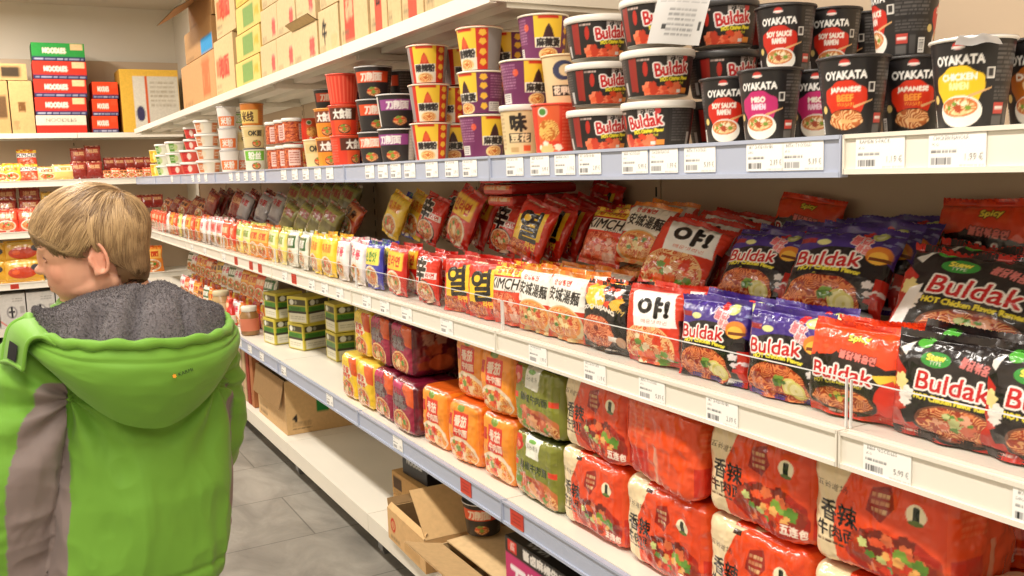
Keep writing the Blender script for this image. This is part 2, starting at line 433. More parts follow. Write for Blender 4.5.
# frames
def frame(name, label, rot, loc, L, n, ztop=2.02):
    root = obj(name, None, None, loc, (0, 0, rot)); tag(root, label, 'shelving')
    st = L/n
    pm = Bag(); pm.box((-st/2+.016, 0, .08), (st/2-.016, .012, ztop)); pm = pm.build('back_panel', [M['panel']])
    um = Bag(); um.box((-.015, -.004, 0), (.015, .05, ztop+.01), m=0)
    for i in range(int(ztop/.05)): um.box((-.003, -.0048, .06+i*.05), (.003, -.0038, .085+i*.05), m=1)
    um = um.build('upright', [M['panel'], M['dark']])
    fm = Bag(); fm.box((-.02, -.42, 0), (.02, 0, .012)); fm.box((-.022, -.425, .012), (.022, -.38, .080)); fm.box((-.018, -.40, .012), (.018, 0, .03))
    fm = fm.build('base_foot', [M['metal']])
    for i in range(n): obj('back_panel', pm, root, (-L/2+st*(i+.5), 0, 0))
    for i in range(n+1): obj('upright', um, root, (-L/2+st*i, 0, 0)); obj('base_foot', fm, root, (-L/2+st*i, 0, 0))
    return root
frame('shelving_frame', 'beige steel shelving frame with slotted uprights along the right wall', -PI/2, (1.465, 3.857, 0), 8.0, 8)
frame('shelving_frame', 'beige steel shelving frame against the far wall behind the boy', 0, (.125, 8.79, 0), 3.0, 3, 2.33)
NM = {'t': 'top shelf of cartons', 'c': 'second shelf down', 'm': 'middle shelf', 'l': 'fourth shelf down', 'b': 'base shelf'}
for i, (xc, side) in enumerate(((-.875, 'left'), (.125, 'middle'), (1.04, 'corner'))):
    for z, q in ((ZT, 't'), (ZC, 'c'), (ZM, 'm'), (ZL, 'l'), (ZB, 'b')):
        L = 1.0 if i < 2 else .83
        rail = None if q in 'tb' else 'ivory'
        tg = [(-.06, 1)] if (q == 'l' and i == 1) else []
        shelf(f'white {NM[q]} against the far wall, {side} section', 0, (xc, 8.33, z), L=L, lip=.04 if q != 'b' else .065, rail=rail, tags=tg, group='shelves against the far wall')

# ------------------------------------------------------------------ light
W = bpy.data.worlds.new('world'); S.world = W; W.use_nodes = True
W.node_tree.nodes['Background'].inputs[0].default_value = (*lin((255, 246, 232)), 1); W.node_tree.nodes['Background'].inputs[1].default_value = .025
def area(loc, sx, sy, e, col=(255, 247, 236), rot=(0, 0, 0)):
    l = bpy.data.lights.new('ceiling_light', 'AREA'); l.shape = 'RECTANGLE'; l.size = sx; l.size_y = sy; l.energy = e; l.color = lin(col)
    o = bpy.data.objects.new('ceiling_light', l); COL.objects.link(o); o.location = loc; o.rotation_euler = rot; return o
for y, e in ((-1.6, 54), (.6, 54), (2.8, 54), (5.0, 54), (7.2, 80)): area((-.05, y, 2.72), .22, 1.5, e)
for y in (-.9, 1.5, 3.9, 6.3): area((-1.9, y, 2.72), .22, 1.5, 22)
# ------------------------------------------------------------------ product shapes
def pouch_mesh(cols, w, h, t, seed, back=(150, 30, 20), wr=1.0, seal=.075):
    nv, nu = cols.shape[:2]
    def side(nu, nv, sgn):
        u, v = np.meshgrid(np.linspace(0, 1, nu), np.linspace(0, 1, nv))
        a = 2*u-1; b = np.clip((v-.5)/(.5-seal), -1, 1); inn = (np.abs(v-.5) < .5-seal)
        E = (1-np.abs(a)**3.4)**.6*(1-np.abs(b)**2.6)**.55
        rid = ridge(u*4.2+seed*3.1, v*4.2*h/w+seed, u*0+seed*1.7, 3)
        edge = np.clip(1.25-E, .34, 1)
        fan = np.sin(u*46+3*vn3(u*5, v*2, u*0+seed))*np.exp(-np.minimum(v-seal, 1-seal-v).clip(0)*14)
        y = E*t/2+wr*inn*(.0050*rid*edge+.0020*fan*(E > .02))*np.minimum(1, E*4+.05)
        wob = (.006*np.sin(u*7+seed*2.3)+.003*np.sin(u*19+seed))*np.clip((np.abs(v-.5)-.5+seal*1.6)/(seal*1.6), 0, 1)*wr
        pull = 1-.045*np.sin(PI*np.clip(v, 0, 1))**2*(np.abs(a)**3)
        x = (u-.5)*w*pull+wr*.0022*vn3(v*9, u*0+seed, u*0+3)*np.abs(a)**6
        z = v*h-.02*h*np.abs(a)**2*np.sin(PI*v)*np.sign(v-.5)*0
        zig = np.where((np.arange(nu) // 1) % 2 == 0, 1, -1)*.0012
        z[-1] += zig; z[0] = np.abs(zig)*.0
        z = z-.012*h*np.sin(a*2.2+seed)*np.clip((v-.8)/.2, 0, 1)
        return np.stack([x, sgn*y+wob, z], -1)
    b = Bag(); b.add(side(nu, nv, -1), gquads(nu, nv), cols)
    n2, m2 = max(10, nu//3), max(10, nv//3)
    ib = (np.linspace(0, nv-1, m2)).astype(int); jb = (np.linspace(0, nu-1, n2)).astype(int)
    cb = np.broadcast_to(lin(back), (m2, n2, 3))
    b.add(side(n2, m2, 1), gquads(n2, m2, flip=True), cb)
    return b.build('noodle_pouch', [M['film']], True)

FACES = {'front': ((1,0,0), (0,0,1), (0,-1,0)), 'back': ((-1,0,0), (0,0,1), (0,1,0)), 'right': ((0,1,0), (0,0,1), (1,0,0)),
         'left': ((0,-1,0), (0,0,1), (-1,0,0)), 'top': ((1,0,0), (0,1,0), (0,0,1)), 'bottom': ((1,0,0), (0,-1,0), (0,0,-1))}
def brick_mesh(name, w, d, h, r, faces, seed=0, wr=0.0, bulge=0.0, packs=0, mats=None, n=20, lean=0, hang=0):
    """rounded block, base at z = 0, print per face: colour or (nv, nu, 3)"""
    hf = np.array([w, d, h])/2; b = Bag()
    for f, (U, V, Nn) in FACES.items():
        c = faces.get(f, faces.get('side', (200, 200, 200)))
        if isinstance(c, np.ndarray): nv, nu = c.shape[:2]
        else:
            nu = nv = (n if f not in ('bottom', 'back') else max(6, n//3)); c = np.broadcast_to(lin(c), (nv, nu, 3))
        U, V, Nn = map(np.array, (U, V, Nn))
        s, t = np.meshgrid(np.linspace(-1, 1, nu), np.linspace(-1, 1, nv))
        p = (s[..., None]*U+t[..., None]*V+Nn)*hf
        q = np.clip(p, -(hf-r), hf-r); dv = p-q; nn = dv/np.maximum(np.linalg.norm(dv, axis=-1, keepdims=True), 1e-9)
        pos = q+r*nn
        if bulge: pos = pos+nn*bulge*((1-s**2)*(1-t**2))[..., None]
        if packs and f in ('top', 'front', 'back', 'left', 'right', 'bottom'):
            g = np.abs(np.sin((pos[..., packs-1]/hf[packs-1]*.5+.5)*PI*5))**.5
            pos = pos-nn*(.004*(1-g))[..., None]*(1 if f != 'front' else .5)
        if wr:
            k = 17.0
            rd = ridge(pos[..., 0]*k+seed*3.3, pos[..., 1]*k+seed, pos[..., 2]*k*.8+seed*1.9, 3)
            lo = fbm(pos[..., 0]*7+seed*2.1, pos[..., 1]*7+5, pos[..., 2]*7+seed, 2)
            r2 = ridge(pos[..., 0]*46+seed, pos[..., 1]*46+seed*2.7, pos[..., 2]*40+seed*1.3, 2)
            pos = pos+nn*(wr*(.0058*rid_soft(rd)+.006*lo+.0016*r2))[..., None]
        if hang: pos[..., 2] *= 1+hang*pos[..., 0]/w
        pos[..., 2] += h/2
        zz = pos[..., 2]; pos[..., 2] = np.where(zz > h, h+(zz-h)*.12, np.where(zz < 0, zz*.05, zz))
        b.add(pos, gquads(nu, nv), c)
    return b.build(name, [mats or M['film']], True)
def rid_soft(x): return np.clip(x, -.4, 1)

def lathe(prof, n, cols, m=0):
    """prof: list of (r, z); cols (k, n, 3) or one colour"""
    prof = np.array(prof, float); k = len(prof)
    an = (np.linspace(0, 1, n)-.5)*2*PI
    V = np.stack([prof[:, 0][:, None]*np.sin(an), -prof[:, 0][:, None]*np.cos(an), np.repeat(prof[:, 1][:, None], n, 1)], -1)
    return V, gquads(n, k)
def cup_meshes(cols, rt, rb, h, rim=(235, 230, 220), lid='foil', lidcol=(225, 222, 215), n=48, curve=0):
    nv, nu = cols.shape[:2]
    b = Bag(); z = np.linspace(0, 1, nv); r = rb+(rt-rb)*(z**(1+curve))
    V, Q = lathe(np.stack([r, z*(h-.004)], -1), nu, None); b.add(V, Q, cols)
    V, Q = lathe([(.001, .003), (rb-.003, .003), (rb-.002, 0), (rb, 0)], n, None); b.add(V, Q, lin((225, 220, 210)))
    a = np.linspace(0, 2*PI, 9)
    V, Q = lathe([(rt-.0005-.0022*math.cos(q)+.001, h-.004+.0022*math.sin(-q)) for q in a], n, None); b.add(V, Q, lin(rim))
    V, Q = lathe([(rt-.001, h-.004), (rt-.004, h-.008), (.001, h-.008)], n, None); b.add(V, Q, lin(rim))
    body = b.build('cup', [M['paper_cup']], True)
    L = Bag()
    if lid == 'foil':
        V, Q = lathe([(rt+.0016, h-.004), (rt+.0022, h-.0018), (rt-.002, h-.001), (rt-.004, h-.0022), (rt*.5, h-.0022), (.0005, h-.0022)], n, None); L.add(V, Q, lin(lidcol)); mm = M['paper_cup']
    elif lid == 'peel':
        V, Q = lathe([(rt+.0016, h-.004), (rt+.0022, h-.0018), (rt-.002, h-.001), (rt-.004, h-.0022), (rt*.5, h-.0022), (.0005, h-.0022)], n, None); L.add(V, Q, lin(lidcol)); mm = M['foil']
        u, v = np.meshgrid(np.linspace(-1, 1, 12), np.linspace(0, 1, 8)); an = .45+u*.42
        rr_ = rt-.006+v*.020
        P = np.stack([rr_*np.sin(an), -rr_*np.cos(an), h-.0005-.013*v**2+.0015*np.sin(u*5)], -1); L.add(P, gquads(12, 8, flip=False), lin(lidcol))
    else:
        T = .013
        V, Q = lathe([(rt-.001, h-.010), (rt+.0022, h-.010), (rt+.003, h-.006), (rt+.003, h+.001), (rt+.001, h+.0035), (rt-.004, h+.0035), (rt-.006, h+.0015), (rt-.012, h+.0012), (rt-.016, h+.003), (.0005, h+.003)], n, None)
        L.add(V, Q, lin(lidcol)); mm = M['white_lid'] if sum(lidcol) > 400 else M['shade_lid']
    lm = L.build('lid', [mm], True)
    return body, lm

# ------------------------------------------------------------------ prints
K = dict(black=(24, 20, 21), white=(246, 243, 236), red=(214, 40, 24), orange=(240, 120, 30), yellow=(250, 205, 40), cream=(236, 218, 180))
def wordmark(a, cx, cy, w, rot=.08, h=None):
    a.text('Buldak', cx, cy, w, h, (196, 26, 30), bold=1.4, out=(250, 244, 238), outw=4, rot=rot, skew=.08)
def art_lime(n=118, m=112, seed=0):
    a = Art(.165, .157, n, m, (66, 44, 132))
    a.rect(0, 0, 1, .55, (30, 22, 30)); a.ell(.5, .30, .62, .42, (26, 20, 24)); a.rect(0, .0, .035, .5, (206, 40, 28)); a.rect(.9, 0, 1, .42, (196, 40, 26))
    for k in range(26):
        g = a.rng.random(4); a.ell(g[0], .78+.22*g[1], .02+.03*g[2], .01+.015*g[3], [(92, 70, 170), (48, 30, 105), (150, 160, 205)][k % 3], .8, wob=.2, seed=k)
    a.rect(.02, .74, .22, .80, (150, 34, 40)); a.ell(.30, .76, .07, .035, (225, 222, 150)); a.ell(.68, .90, .045, .05, (214, 40, 34)); a.ell(.80, .88, .07, .06, (206, 214, 120)); a.ell(.80, .88, .045, .035, (232, 236, 180))
    a.text('불닭', .66, .80, .19, .11, (232, 110, 120), bold=1, out=(250, 226, 226), outw=2, rot=-.25); a.text('볶음면', .73, .70, .2, .09, (236, 130, 130), bold=1, out=(250, 226, 226), outw=2, rot=-.25)
    a.ell(.86, .66, .12, .10, (224, 130, 46)); a.ell(.86, .63, .09, .07, (246, 190, 70)); a.rect(.78, .60, .98, .635, (120, 60, 24))
    wordmark(a, .40, .575, .64, .05, .155)
    a.text('HOT Chicken Flavor', .44, .445, .62, .045, (240, 226, 70), bold=.8, arc=.03); a.text('Ramen', .40, .395, .2, .04, (240, 226, 70), bold=.6)
    a.ell(.42, .17, .39, .245, (60, 18, 12)); a.noodles(.42, .17, .375, .23, ('d65a2c', 'ee9a5c', '9c2a12'), seed=seed)
    for k in range(2): a.ell(.60+.06*k, .17-.03*k, .10, .10, (222, 214, 120)); a.ell(.60+.06*k, .17-.03*k, .075, .075, (238, 232, 170)); a.ell(.60+.06*k, .17-.03*k, .018, .018, (220, 212, 120))
    a.bits(.47, .22, .06, .05, ('4c7a28', '7aa43a'), 9, .03); a.rect(.74, .03, .92, .085, (225, 225, 225))
    a.bits(.90, .30, .07, .12, ('f2ecec', 'e6d8d8', 'c03030'), 6, .035, seed=4)
    return a.done()
def art_red(n=118, m=112):
    a = Art(.165, .157, n, m, (234, 72, 28))
    for k in range(16):
        g = a.rng.random(3); a.ell(g[0], .72+.28*g[1], .05*g[2]+.02, .018, (240, 96, 44), .6, wob=.2, seed=k)
    a.ell(.40, .36, .62, .30, (34, 22, 20)); a.rect(0, 0, 1, .16, (206, 44, 24)); a.ell(.95, .24, .22, .24, (214, 46, 26))
    a.poly([(.0, .5), (.12, .66), (.2, .56), (.34, .7), (.46, .58), (.62, .68), (.74, .55), (1, .62), (1, .5), (.5, .42)], (36, 24, 20))
    a.text('Spicy', .54, .84, .2, .08, (250, 226, 80), bold=1, out=(60, 20, 10), outw=2, rot=.05); a.text('불닭볶음면', .55, .66, .36, .08, (240, 130, 120), bold=1, out=(70, 20, 16), outw=2, rot=-.1)
    wordmark(a, .40, .475, .62, -.03, .155); a.text('HOT Chicken Flavor', .36, .355, .52, .04, (244, 226, 70), bold=.7, arc=.02)
    a.ell(.40, .18, .36, .16, (34, 22, 20)); a.ell(.40, .19, .335, .14, (70, 46, 36)); a.noodles(.40, .19, .31, .12, ('d8642c', 'eea060', '9a3014')); a.bits(.40, .22, .1, .04, ('4c8a2c', 'e0c850'), 7, .028)
    a.poly([(.70, .50), (.78, .42), (.9, .48), (.95, .4), (.99, .55)], (240, 200, 60)); a.lines(.1, .03, .5, .07, 1, (240, 220, 200)); a.rect(.72, .03, .86, .06, (240, 200, 170))
    return a.done()
def art_stew(n=124, m=124, big=False):
    a = Art(.172, .172, n, m, (30, 24, 25))
    a.poly([(.0, .78), (.16, .62), (.1, .3), (.22, .0), (0, 0)], (186, 40, 28)); a.rect(.84, 0, 1, .2, (196, 38, 24)); a.ell(.56, .06, .5, .12, (190, 36, 22))
    a.ell(.28, .90, .07, .05, (84, 176, 60)); a.poly([(.06, .82), (.2, .9), (.14, .76)], (230, 226, 220))
    a.ell(.41, .76, .125, .07, (58, 150, 60)); a.text('Stew', .41, .78, .15, .055, (250, 236, 90), bold=1, out=(30, 90, 30), outw=1); a.text('TYPE', .41, .73, .10, .03, (240, 240, 220))
    a.text('불닭볶음탕면', .78, .74, .34, .09, (214, 120, 116), bold=1, rot=-.22)
    wordmark(a, .57, .55, .60, -.05, .165); a.text('HOT Chicken Flavor Ramen', .58, .405, .66, .05, (246, 228, 64), bold=.8, rot=-.03)
    a.ell(.60, .19, .37, .19, (24, 18, 18)); a.ell(.60, .20, .345, .17, (120, 70, 50)); a.noodles(.60, .20, .32, .15, ('d45028', 'efb070', 'a03418')); a.bits(.60, .22, .16, .07, ('f0b090', '5c8c34', 'd86a4a', 'c8d090'), 16, .04)
    a.bits(.12, .42, .06, .12, ('f0e8e0', 'c83a28', 'e8d890'), 7, .045, seed=9); a.lines(.05, .03, .3, .07, 1, (220, 200, 190))
    if big: a.poly([(.03, .15), (.12, .5), (.22, .55), (.16, .12)], (240, 236, 232))
    return a.done()
def art_ya(n=110, m=108):
    a = Art(.160, .158, n, m, (216, 56, 28)); a.rect(.0, .93, 1, 1, (204, 48, 26))
    a.ell(.45, .22, .44, .30, (240, 196, 130)); a.noodles(.45, .22, .42, .28, ('ec9a50', 'f8d8a0', 'c84a20'), k=45); a.bits(.45, .2, .34, .2, ('d83a1e', 'f06a30', '6a9a38', 'fae6c0'), 26, .055)
    a.poly([(.16, .92), (.86, .92), (.93, .50), (.24, .48)], (248, 246, 242)); a.text('야!', .55, .73, .5, .24, (16, 14, 14), bold=4)
    a.text('매운맛라면', .58, .555, .42, .05, (220, 90, 40), bold=.5); a.rect(.0, .0, .05, .6, (190, 30, 20)); a.rect(.95, .05, 1, .6, (60, 20, 16)); a.bits(.8, .06, .1, .03, ('4c8a30', 'e8e8e0'), 5, .04)
    return a.done()
def art_anseong(n=96, m=104):
    a = Art(.150, .160, n, m, (204, 54, 30)); a.poly([(.06, .96), (.94, .96), (.98, .46), (.02, .46)], (246, 242, 232)); a.rect(0, .93, 1, 1, (240, 150, 50))
    a.text('安城湯麵', .5, .66, .74, .19, (26, 22, 20), bold=1.5, rot=-.06); a.text('안성탕면', .42, .84, .4, .075, (220, 60, 40), bold=.8)
    a.ell(.5, .25, .46, .27, (214, 196, 150)); a.ell(.5, .27, .42, .23, (230, 150, 70)); a.noodles(.5, .28, .38, .19, ('e89048', 'f6c884', 'c85a24')); a.bits(.5, .3, .25, .1, ('d03c20', '5c8c34', 'f2dca0'), 12, .045); a.rect(.14, .0, .86, .06, (206, 176, 120))
    return a.done()
def art_kimchi(n=96, m=104):
    a = Art(.150, .160, n, m, (226, 70, 44)); a.rect(0, .80, 1, 1, (246, 206, 60)); a.text('김치라면', .5, .885, .6, .1, (206, 60, 30), bold=1); a.rect(.0, .56, 1, .80, (244, 238, 228)); a.rect(0, .78, 1, .81, (190, 40, 30))
    a.text('KIMCHI', .5, .68, .9, .17, (24, 20, 20), bold=1.6, skew=.25); a.text('RAMEN', .66, .57, .3, .05, (60, 30, 20)); a.noodles(.45, .26, .46, .28, ('e4582e', 'f69a6a', 'b43016'), k=40); a.bits(.5, .25, .36, .18, ('f0b8a0', 'd23a20', 'e86a40'), 16, .06); a.rect(.62, .06, .9, .2, (238, 226, 214), .6)
    return a.done()
def art_yeol(n=96, m=108):
    a = Art(.145, .160, n, m, (220, 46, 24)); a.poly([(.12, .66), (.86, .86), (.9, .38), (.18, .24)], (250, 206, 44)); a.text('열', .52, .56, .56, .5, (20, 16, 14), bold=4, rot=.1)
    a.text('라면', .72, .26, .26, .1, (250, 210, 60), bold=1.5); a.text('小', .82, .14, .14, .12, (24, 16, 14), bold=1); a.noodles(.34, .14, .32, .14, ('e0582c', 'f4a860', 'a82c14')); a.rect(0, .92, 1, 1, (190, 26, 18)); a.lines(.1, .9, .6, .95, 1, (250, 230, 200))
    return a.done()
def art_shin(n=96, m=104):
    a = Art(.150, .160, n, m, (220, 48, 26)); a.text('辛', .36, .64, .5, .46, (26, 20, 20), bold=5, out=(240, 232, 224), outw=4); a.rect(.58, .5, .98, .62, (240, 226, 220)); a.text('라면', .78, .56, .3, .09, (200, 40, 30), bold=1)
    a.ell(.54, .22, .40, .24, (60, 24, 20)); a.ell(.54, .23, .37, .21, (226, 196, 170)); a.noodles(.54, .24, .33, .17, ('e27a3c', 'f4b878', 'b44420')); a.bits(.54, .26, .2, .08, ('5c8c34', 'd83a20', 'ecd8b0'), 12, .04); a.rect(0, .93, 1, 1, (196, 30, 22))
    return a.done()
def art_blackround(n=96, m=104):
    a = Art(.150, .150, n, m, (30, 26, 26)); a.rect(.0, .8, .5, 1, (234, 90, 40)); a.ell(.3, .78, .22, .16, (246, 200, 60), wob=.1); a.bits(.62, .80, .26, .14, ('f0e8e0', 'd8401e', 'f2b030', '2c2624'), 16, .07); a.text('BIBIM', .8, .66, .3, .07, (214, 180, 90), bold=.6, rot=-.5)
    a.text('GOCHUJANG', .42, .565, .72, .07, (240, 230, 214), bold=.8, arc=.07); a.ell(.42, .28, .38, .26, (50, 26, 22)); a.noodles(.42, .28, .35, .235, ('e0683c', 'f2a070', 'a83a1c')); a.ell(.42, .33, .05, .04, (120, 40, 20)); a.rect(.66, .18, .86, .25, (230, 224, 214)); a.ell(.9, .18, .08, .08, (190, 150, 120)); a.lines(.2, .02, .8, .06, 1, (200, 190, 180))
    return a.done()
def art_generic(base, panel, acc, txt='라면', n=44, m=48, seed=0, bowl=True, fig=None):
    a = Art(.150, .155, n, m, base); g = np.random.default_rng(seed)
    a.rect(.08, .50, .92, .84, panel); a.text(txt, .5, .67, .62, .2, acc, bold=1)
    if bowl: a.ell(.5, .25, .38, .23, (240, 228, 200)); a.noodles(.5, .26, .33, .18, ('dc7a34', 'f2bc70', 'b04a20'), seed=seed, k=40); a.bits(.5, .28, .2, .1, ('5c8c34', 'd83a20', 'f0dcb0'), 8, .06, seed=seed)
    a.rect(0, .92, 1, 1, acc, .7)
    return a.done()

# bundles of five
def art_beef(n=130, m=108):
    a = Art(.235, .18, n, m, (228, 72, 28)); a.poly([(0, 0), (.24, 0), (.20, .3), (.23, .6), (.34, .88), (.44, 1), (0, 1)], (236, 214, 172))
    a.text('五谷道场', .19, .72, .26, .06, (40, 30, 26), bold=.4, skew=.15); a.rect(.32, .90, .40, .95, (60, 30, 24)); a.text('香辣', .245, .50, .30, .19, (20, 14, 12), bold=1.8); a.text('牛肉面', .225, .325, .34, .13, (20, 14, 12), bold=.8); a.lines(.06, .20, .3, .25, 1, (90, 60, 40))
    a.poly([(.46, .62), (.5, .82), (.62, .86), (.66, .7), (.58, .56)], (150, 34, 20)); a.lines(.5, .62, .62, .8, 3, (214, 170, 120))
    a.ell(.80, .70, .065, .085, (244, 232, 196)); a.text('1', .80, .70, .03, .11, (30, 40, 24), bold=2); a.ell(.80, .635, .05, .022, (90, 110, 40))
    a.ell(.66, .26, .34, .24, (170, 34, 16), wob=.05); a.bits(.64, .30, .28, .17, ('8c2a16', 'b8401e', 'd86a3c', '70200f', 'e8572c', 'a03418'), 34, .055, seed=3); a.bits(.62, .28, .22, .14, ('5d8a2c', '7aa03a', 'c8d080'), 9, .04, seed=6); a.bits(.70, .2, .2, .1, ('efb060', 'd83a1e'), 8, .035, seed=8)
    a.text('五连包', .86, .14, .22, .09, (250, 232, 214), bold=1, rot=-.06, out=(190, 40, 24), outw=2)
    return a.done()
def art_beef_top(n=70, m=50):
    a = Art(.235, .16, n, m, (222, 66, 28)); a.rect(0, 0, .30, 1, (230, 206, 164)); a.ell(.62, .5, .16, .26, (120, 30, 18), wob=.1); a.lines(.5, .3, .75, .7, 4, (60, 20, 14), a=.7); a.ell(.52, .18, .06, .12, (214, 190, 140)); return a.done()
def art_beef_side(n=56, m=60):
    a = Art(.16, .18, n, m, (230, 78, 30)); a.rect(.5, .05, .56, .5, (230, 200, 180), .6); a.lines(.15, .55, .45, .9, 6, (240, 140, 90), a=.6); a.rect(.05, .08, .4, .4, (200, 40, 22)); return a.done()
def art_green(n=100, m=96):
    a = Art(.20, .165, n, m, (128, 132, 44)); a.poly([(.34, 1), (.68, 1), (.64, .66), (.36, .68)], (240, 240, 226)); a.text('五谷道场', .5, .82, .24, .07, (50, 60, 30), bold=.5); a.ell(.5, .9, .08, .03, (110, 170, 70))
    a.ell(.15, .82, .12, .13, (206, 44, 30), wob=.06); a.ell(.17, .79, .05, .05, (236, 150, 120)); a.text('藤椒牛肉面', .52, .53, .58, .12, (44, 60, 24), bold=1.2); a.rect(.02, .48, .16, .56, (220, 60, 30)); a.rect(.84, .5, 1, .58, (224, 64, 34))
    a.ell(.5, .16, .56, .24, (196, 110, 60), wob=.04); a.noodles(.5, .12, .52, .2, ('d89050', 'f0c080', 'b06030'), k=40); a.bits(.48, .24, .4, .12, ('c05a3a', 'd8805a', 'a8442a', '6a8a34', 'e0a070'), 30, .06, seed=2); a.rect(0, .0, 1, .04, (96, 104, 30))
    return a.done()
def art_orange(n=84, m=96):
    a = Art(.165, .18, n, m, (246, 150, 40)); a.rect(.28, .44, .74, .84, (222, 52, 30)); a.text('番茄', .50, .70, .36, .16, (250, 222, 200), bold=1.5); a.text('牛肉面', .52, .53, .4, .11, (250, 214, 190), bold=1); a.ell(.48, .9, .12, .06, (120, 150, 50)); a.rect(.1, .6, .24, .78, (206, 44, 28))
    a.ell(.5, .20, .46, .24, (244, 222, 190), wob=.03); a.noodles(.5, .18, .42, .19, ('f0a040', 'f8d080', 'd86a20'), k=40); a.bits(.4, .24, .3, .12, ('d83a1e', 'e86030', 'f0d0a0', '7a9a3a'), 18, .06); a.rect(0, .95, 1, 1, (236, 120, 30))
    return a.done()
def art_orange_side(n=44, m=50):
    a = Art(.16, .18, n, m, (240, 130, 34))
    for k in range(4): a.rect(.08, .2+.17*k, .92, .24+.17*k, (218, 70, 40), .8)
    a.lines(.1, .3, .9, .9, 8, (200, 60, 30), a=.6); return a.done()
def art_plum(n=84, m=84, yellow=False):
    bg, tx = ((150, 26, 62), (120, 112, 112)) if not yellow else ((236, 196, 40), (220, 200, 120))
    a = Art(.17, .165, n, m, bg); a.poly([(.5, 1), (1, 1), (1, .55), (.8, .6)], (222, 92, 38)); a.rect(0, .84, .5, 1, (186, 40, 96) if not yellow else (246, 214, 70))
    a.ell(.45, .60, .34, .14, (90, 30, 40) if not yellow else (236, 226, 190), wob=.06); a.text('葱香', .42, .66, .46, .13, tx if not yellow else (200, 60, 30), bold=1.5); a.text('排骨面', .46, .53, .5, .10, tx if not yellow else (200, 60, 30), bold=1)
    a.ell(.5, .22, .38, .23, (224, 176, 120)); a.ell(.5, .23, .34, .19, (190, 80, 40)); a.noodles(.5, .24, .3, .16, ('d87a34', 'ecb060', 'a0421c')); a.bits(.5, .25, .2, .1, ('5c8c34', 'd0482a', 'e8c890'), 10, .05)
    return a.done()
def art_plum_side(n=40, m=40):
    a = Art(.16, .165, n, m, (96, 20, 36)); a.bits(.5, .5, .4, .4, ('7c1a30', '5c1420', '8c3a24', 'a85030'), 16, .12); a.text('葱香', .5, .7, .5, .2, (170, 130, 110), bold=1); a.ell(.6, .25, .25, .15, (190, 90, 50)); return a.done()
# cups
def art_oya(kind, n=220, m=72):
    a = Art(.275, .103, n, m, (30, 27, 28))
    col, l1, l2, l3, tc = {'beef': ((214, 48, 18), 'JAPANESE', 'BEEF', 'WASABI', (250, 160, 60)), 'soy': ((204, 40, 22), 'SOY SAUCE', 'RAMEN', '', (250, 236, 226)), 'pink': ((196, 40, 110), 'MISO', 'RAMEN', '', (250, 220, 236)),
                           'yellow': ((240, 196, 36), 'CHICKEN', 'RAMEN', '', (250, 240, 170)), 'brown': ((176, 96, 24), 'DUCK', 'UDON', '', (246, 220, 170))}[kind]
    for cx in (.5, .02, 1.02):
        a.ell(cx, .92, .022, .045, (206, 60, 52)); a.ell(cx, .90, .028, .018, (236, 226, 220)); a.text('OYAKATA', cx, .765, .205, .095, (244, 242, 238), bold=.9)
        a.ell(cx, .47, .112, .225, col, wob=.04, seed=3); a.text(l1, cx, .575, .15 if l1 != 'MISO' else .08, .07, (250, 240, 226), bold=.9, out=col, outw=1); a.text(l2, cx, .475, .08, .08, tc, bold=.9)
        if l3: a.text(l3, cx, .395, .085, .05, tc, bold=.6)
        if kind == 'beef': a.ell(cx-.0, .19, .105, .145, (36, 26, 22)); a.noodles(cx, .20, .093, .125, ('e09048', 'f4c890', 'b05a28'), k=70)
        else: a.ell(cx+.005, .19, .10, .18, (244, 240, 230)); a.ell(cx, .24, .085, .11, (214, 120, 60)); a.noodles(cx, .24, .075, .09, ('e8b070', 'f6dca8', 'c07840')); a.bits(cx, .24, .05, .05, ('7a9a3a', 'f4e8c8', 'b04a2a'), 8, .014)
        a.poly([(cx+.04, .37), (cx+.14, .45), (cx+.14, .435), (cx+.045, .34)], (226, 176, 120)); a.rect(cx+.115, .54, cx+.15, .67, (226, 222, 216)); a.rect(cx+.121, .56, cx+.144, .65, (50, 46, 46)); a.ell(cx-.13, .34, .018, .05, (226, 200, 120))
    for c0 in (.655, .175):
        a.lines(c0, .50, c0+.18, .93, 9, (150, 146, 144), seed=4, a=.6); a.lines(c0, .30, c0+.18, .46, 4, (140, 136, 134), seed=6, a=.55)
        a.rect(c0+.005, .155, c0+.065, .28, (196, 70, 60)); a.rect(c0+.01, .20, c0+.06, .235, (236, 226, 220)); a.rect(c0, .02, c0+.06, .13, (140, 138, 136), .6); a.rect(c0+.075, .02, c0+.11, .26, (110, 108, 106), .5); a.rect(c0+.125, .03, c0+.165, .22, (226, 224, 220)); a.lines(c0+.13, .05, c0+.16, .2, 6, (60, 60, 60))
    return a.done()
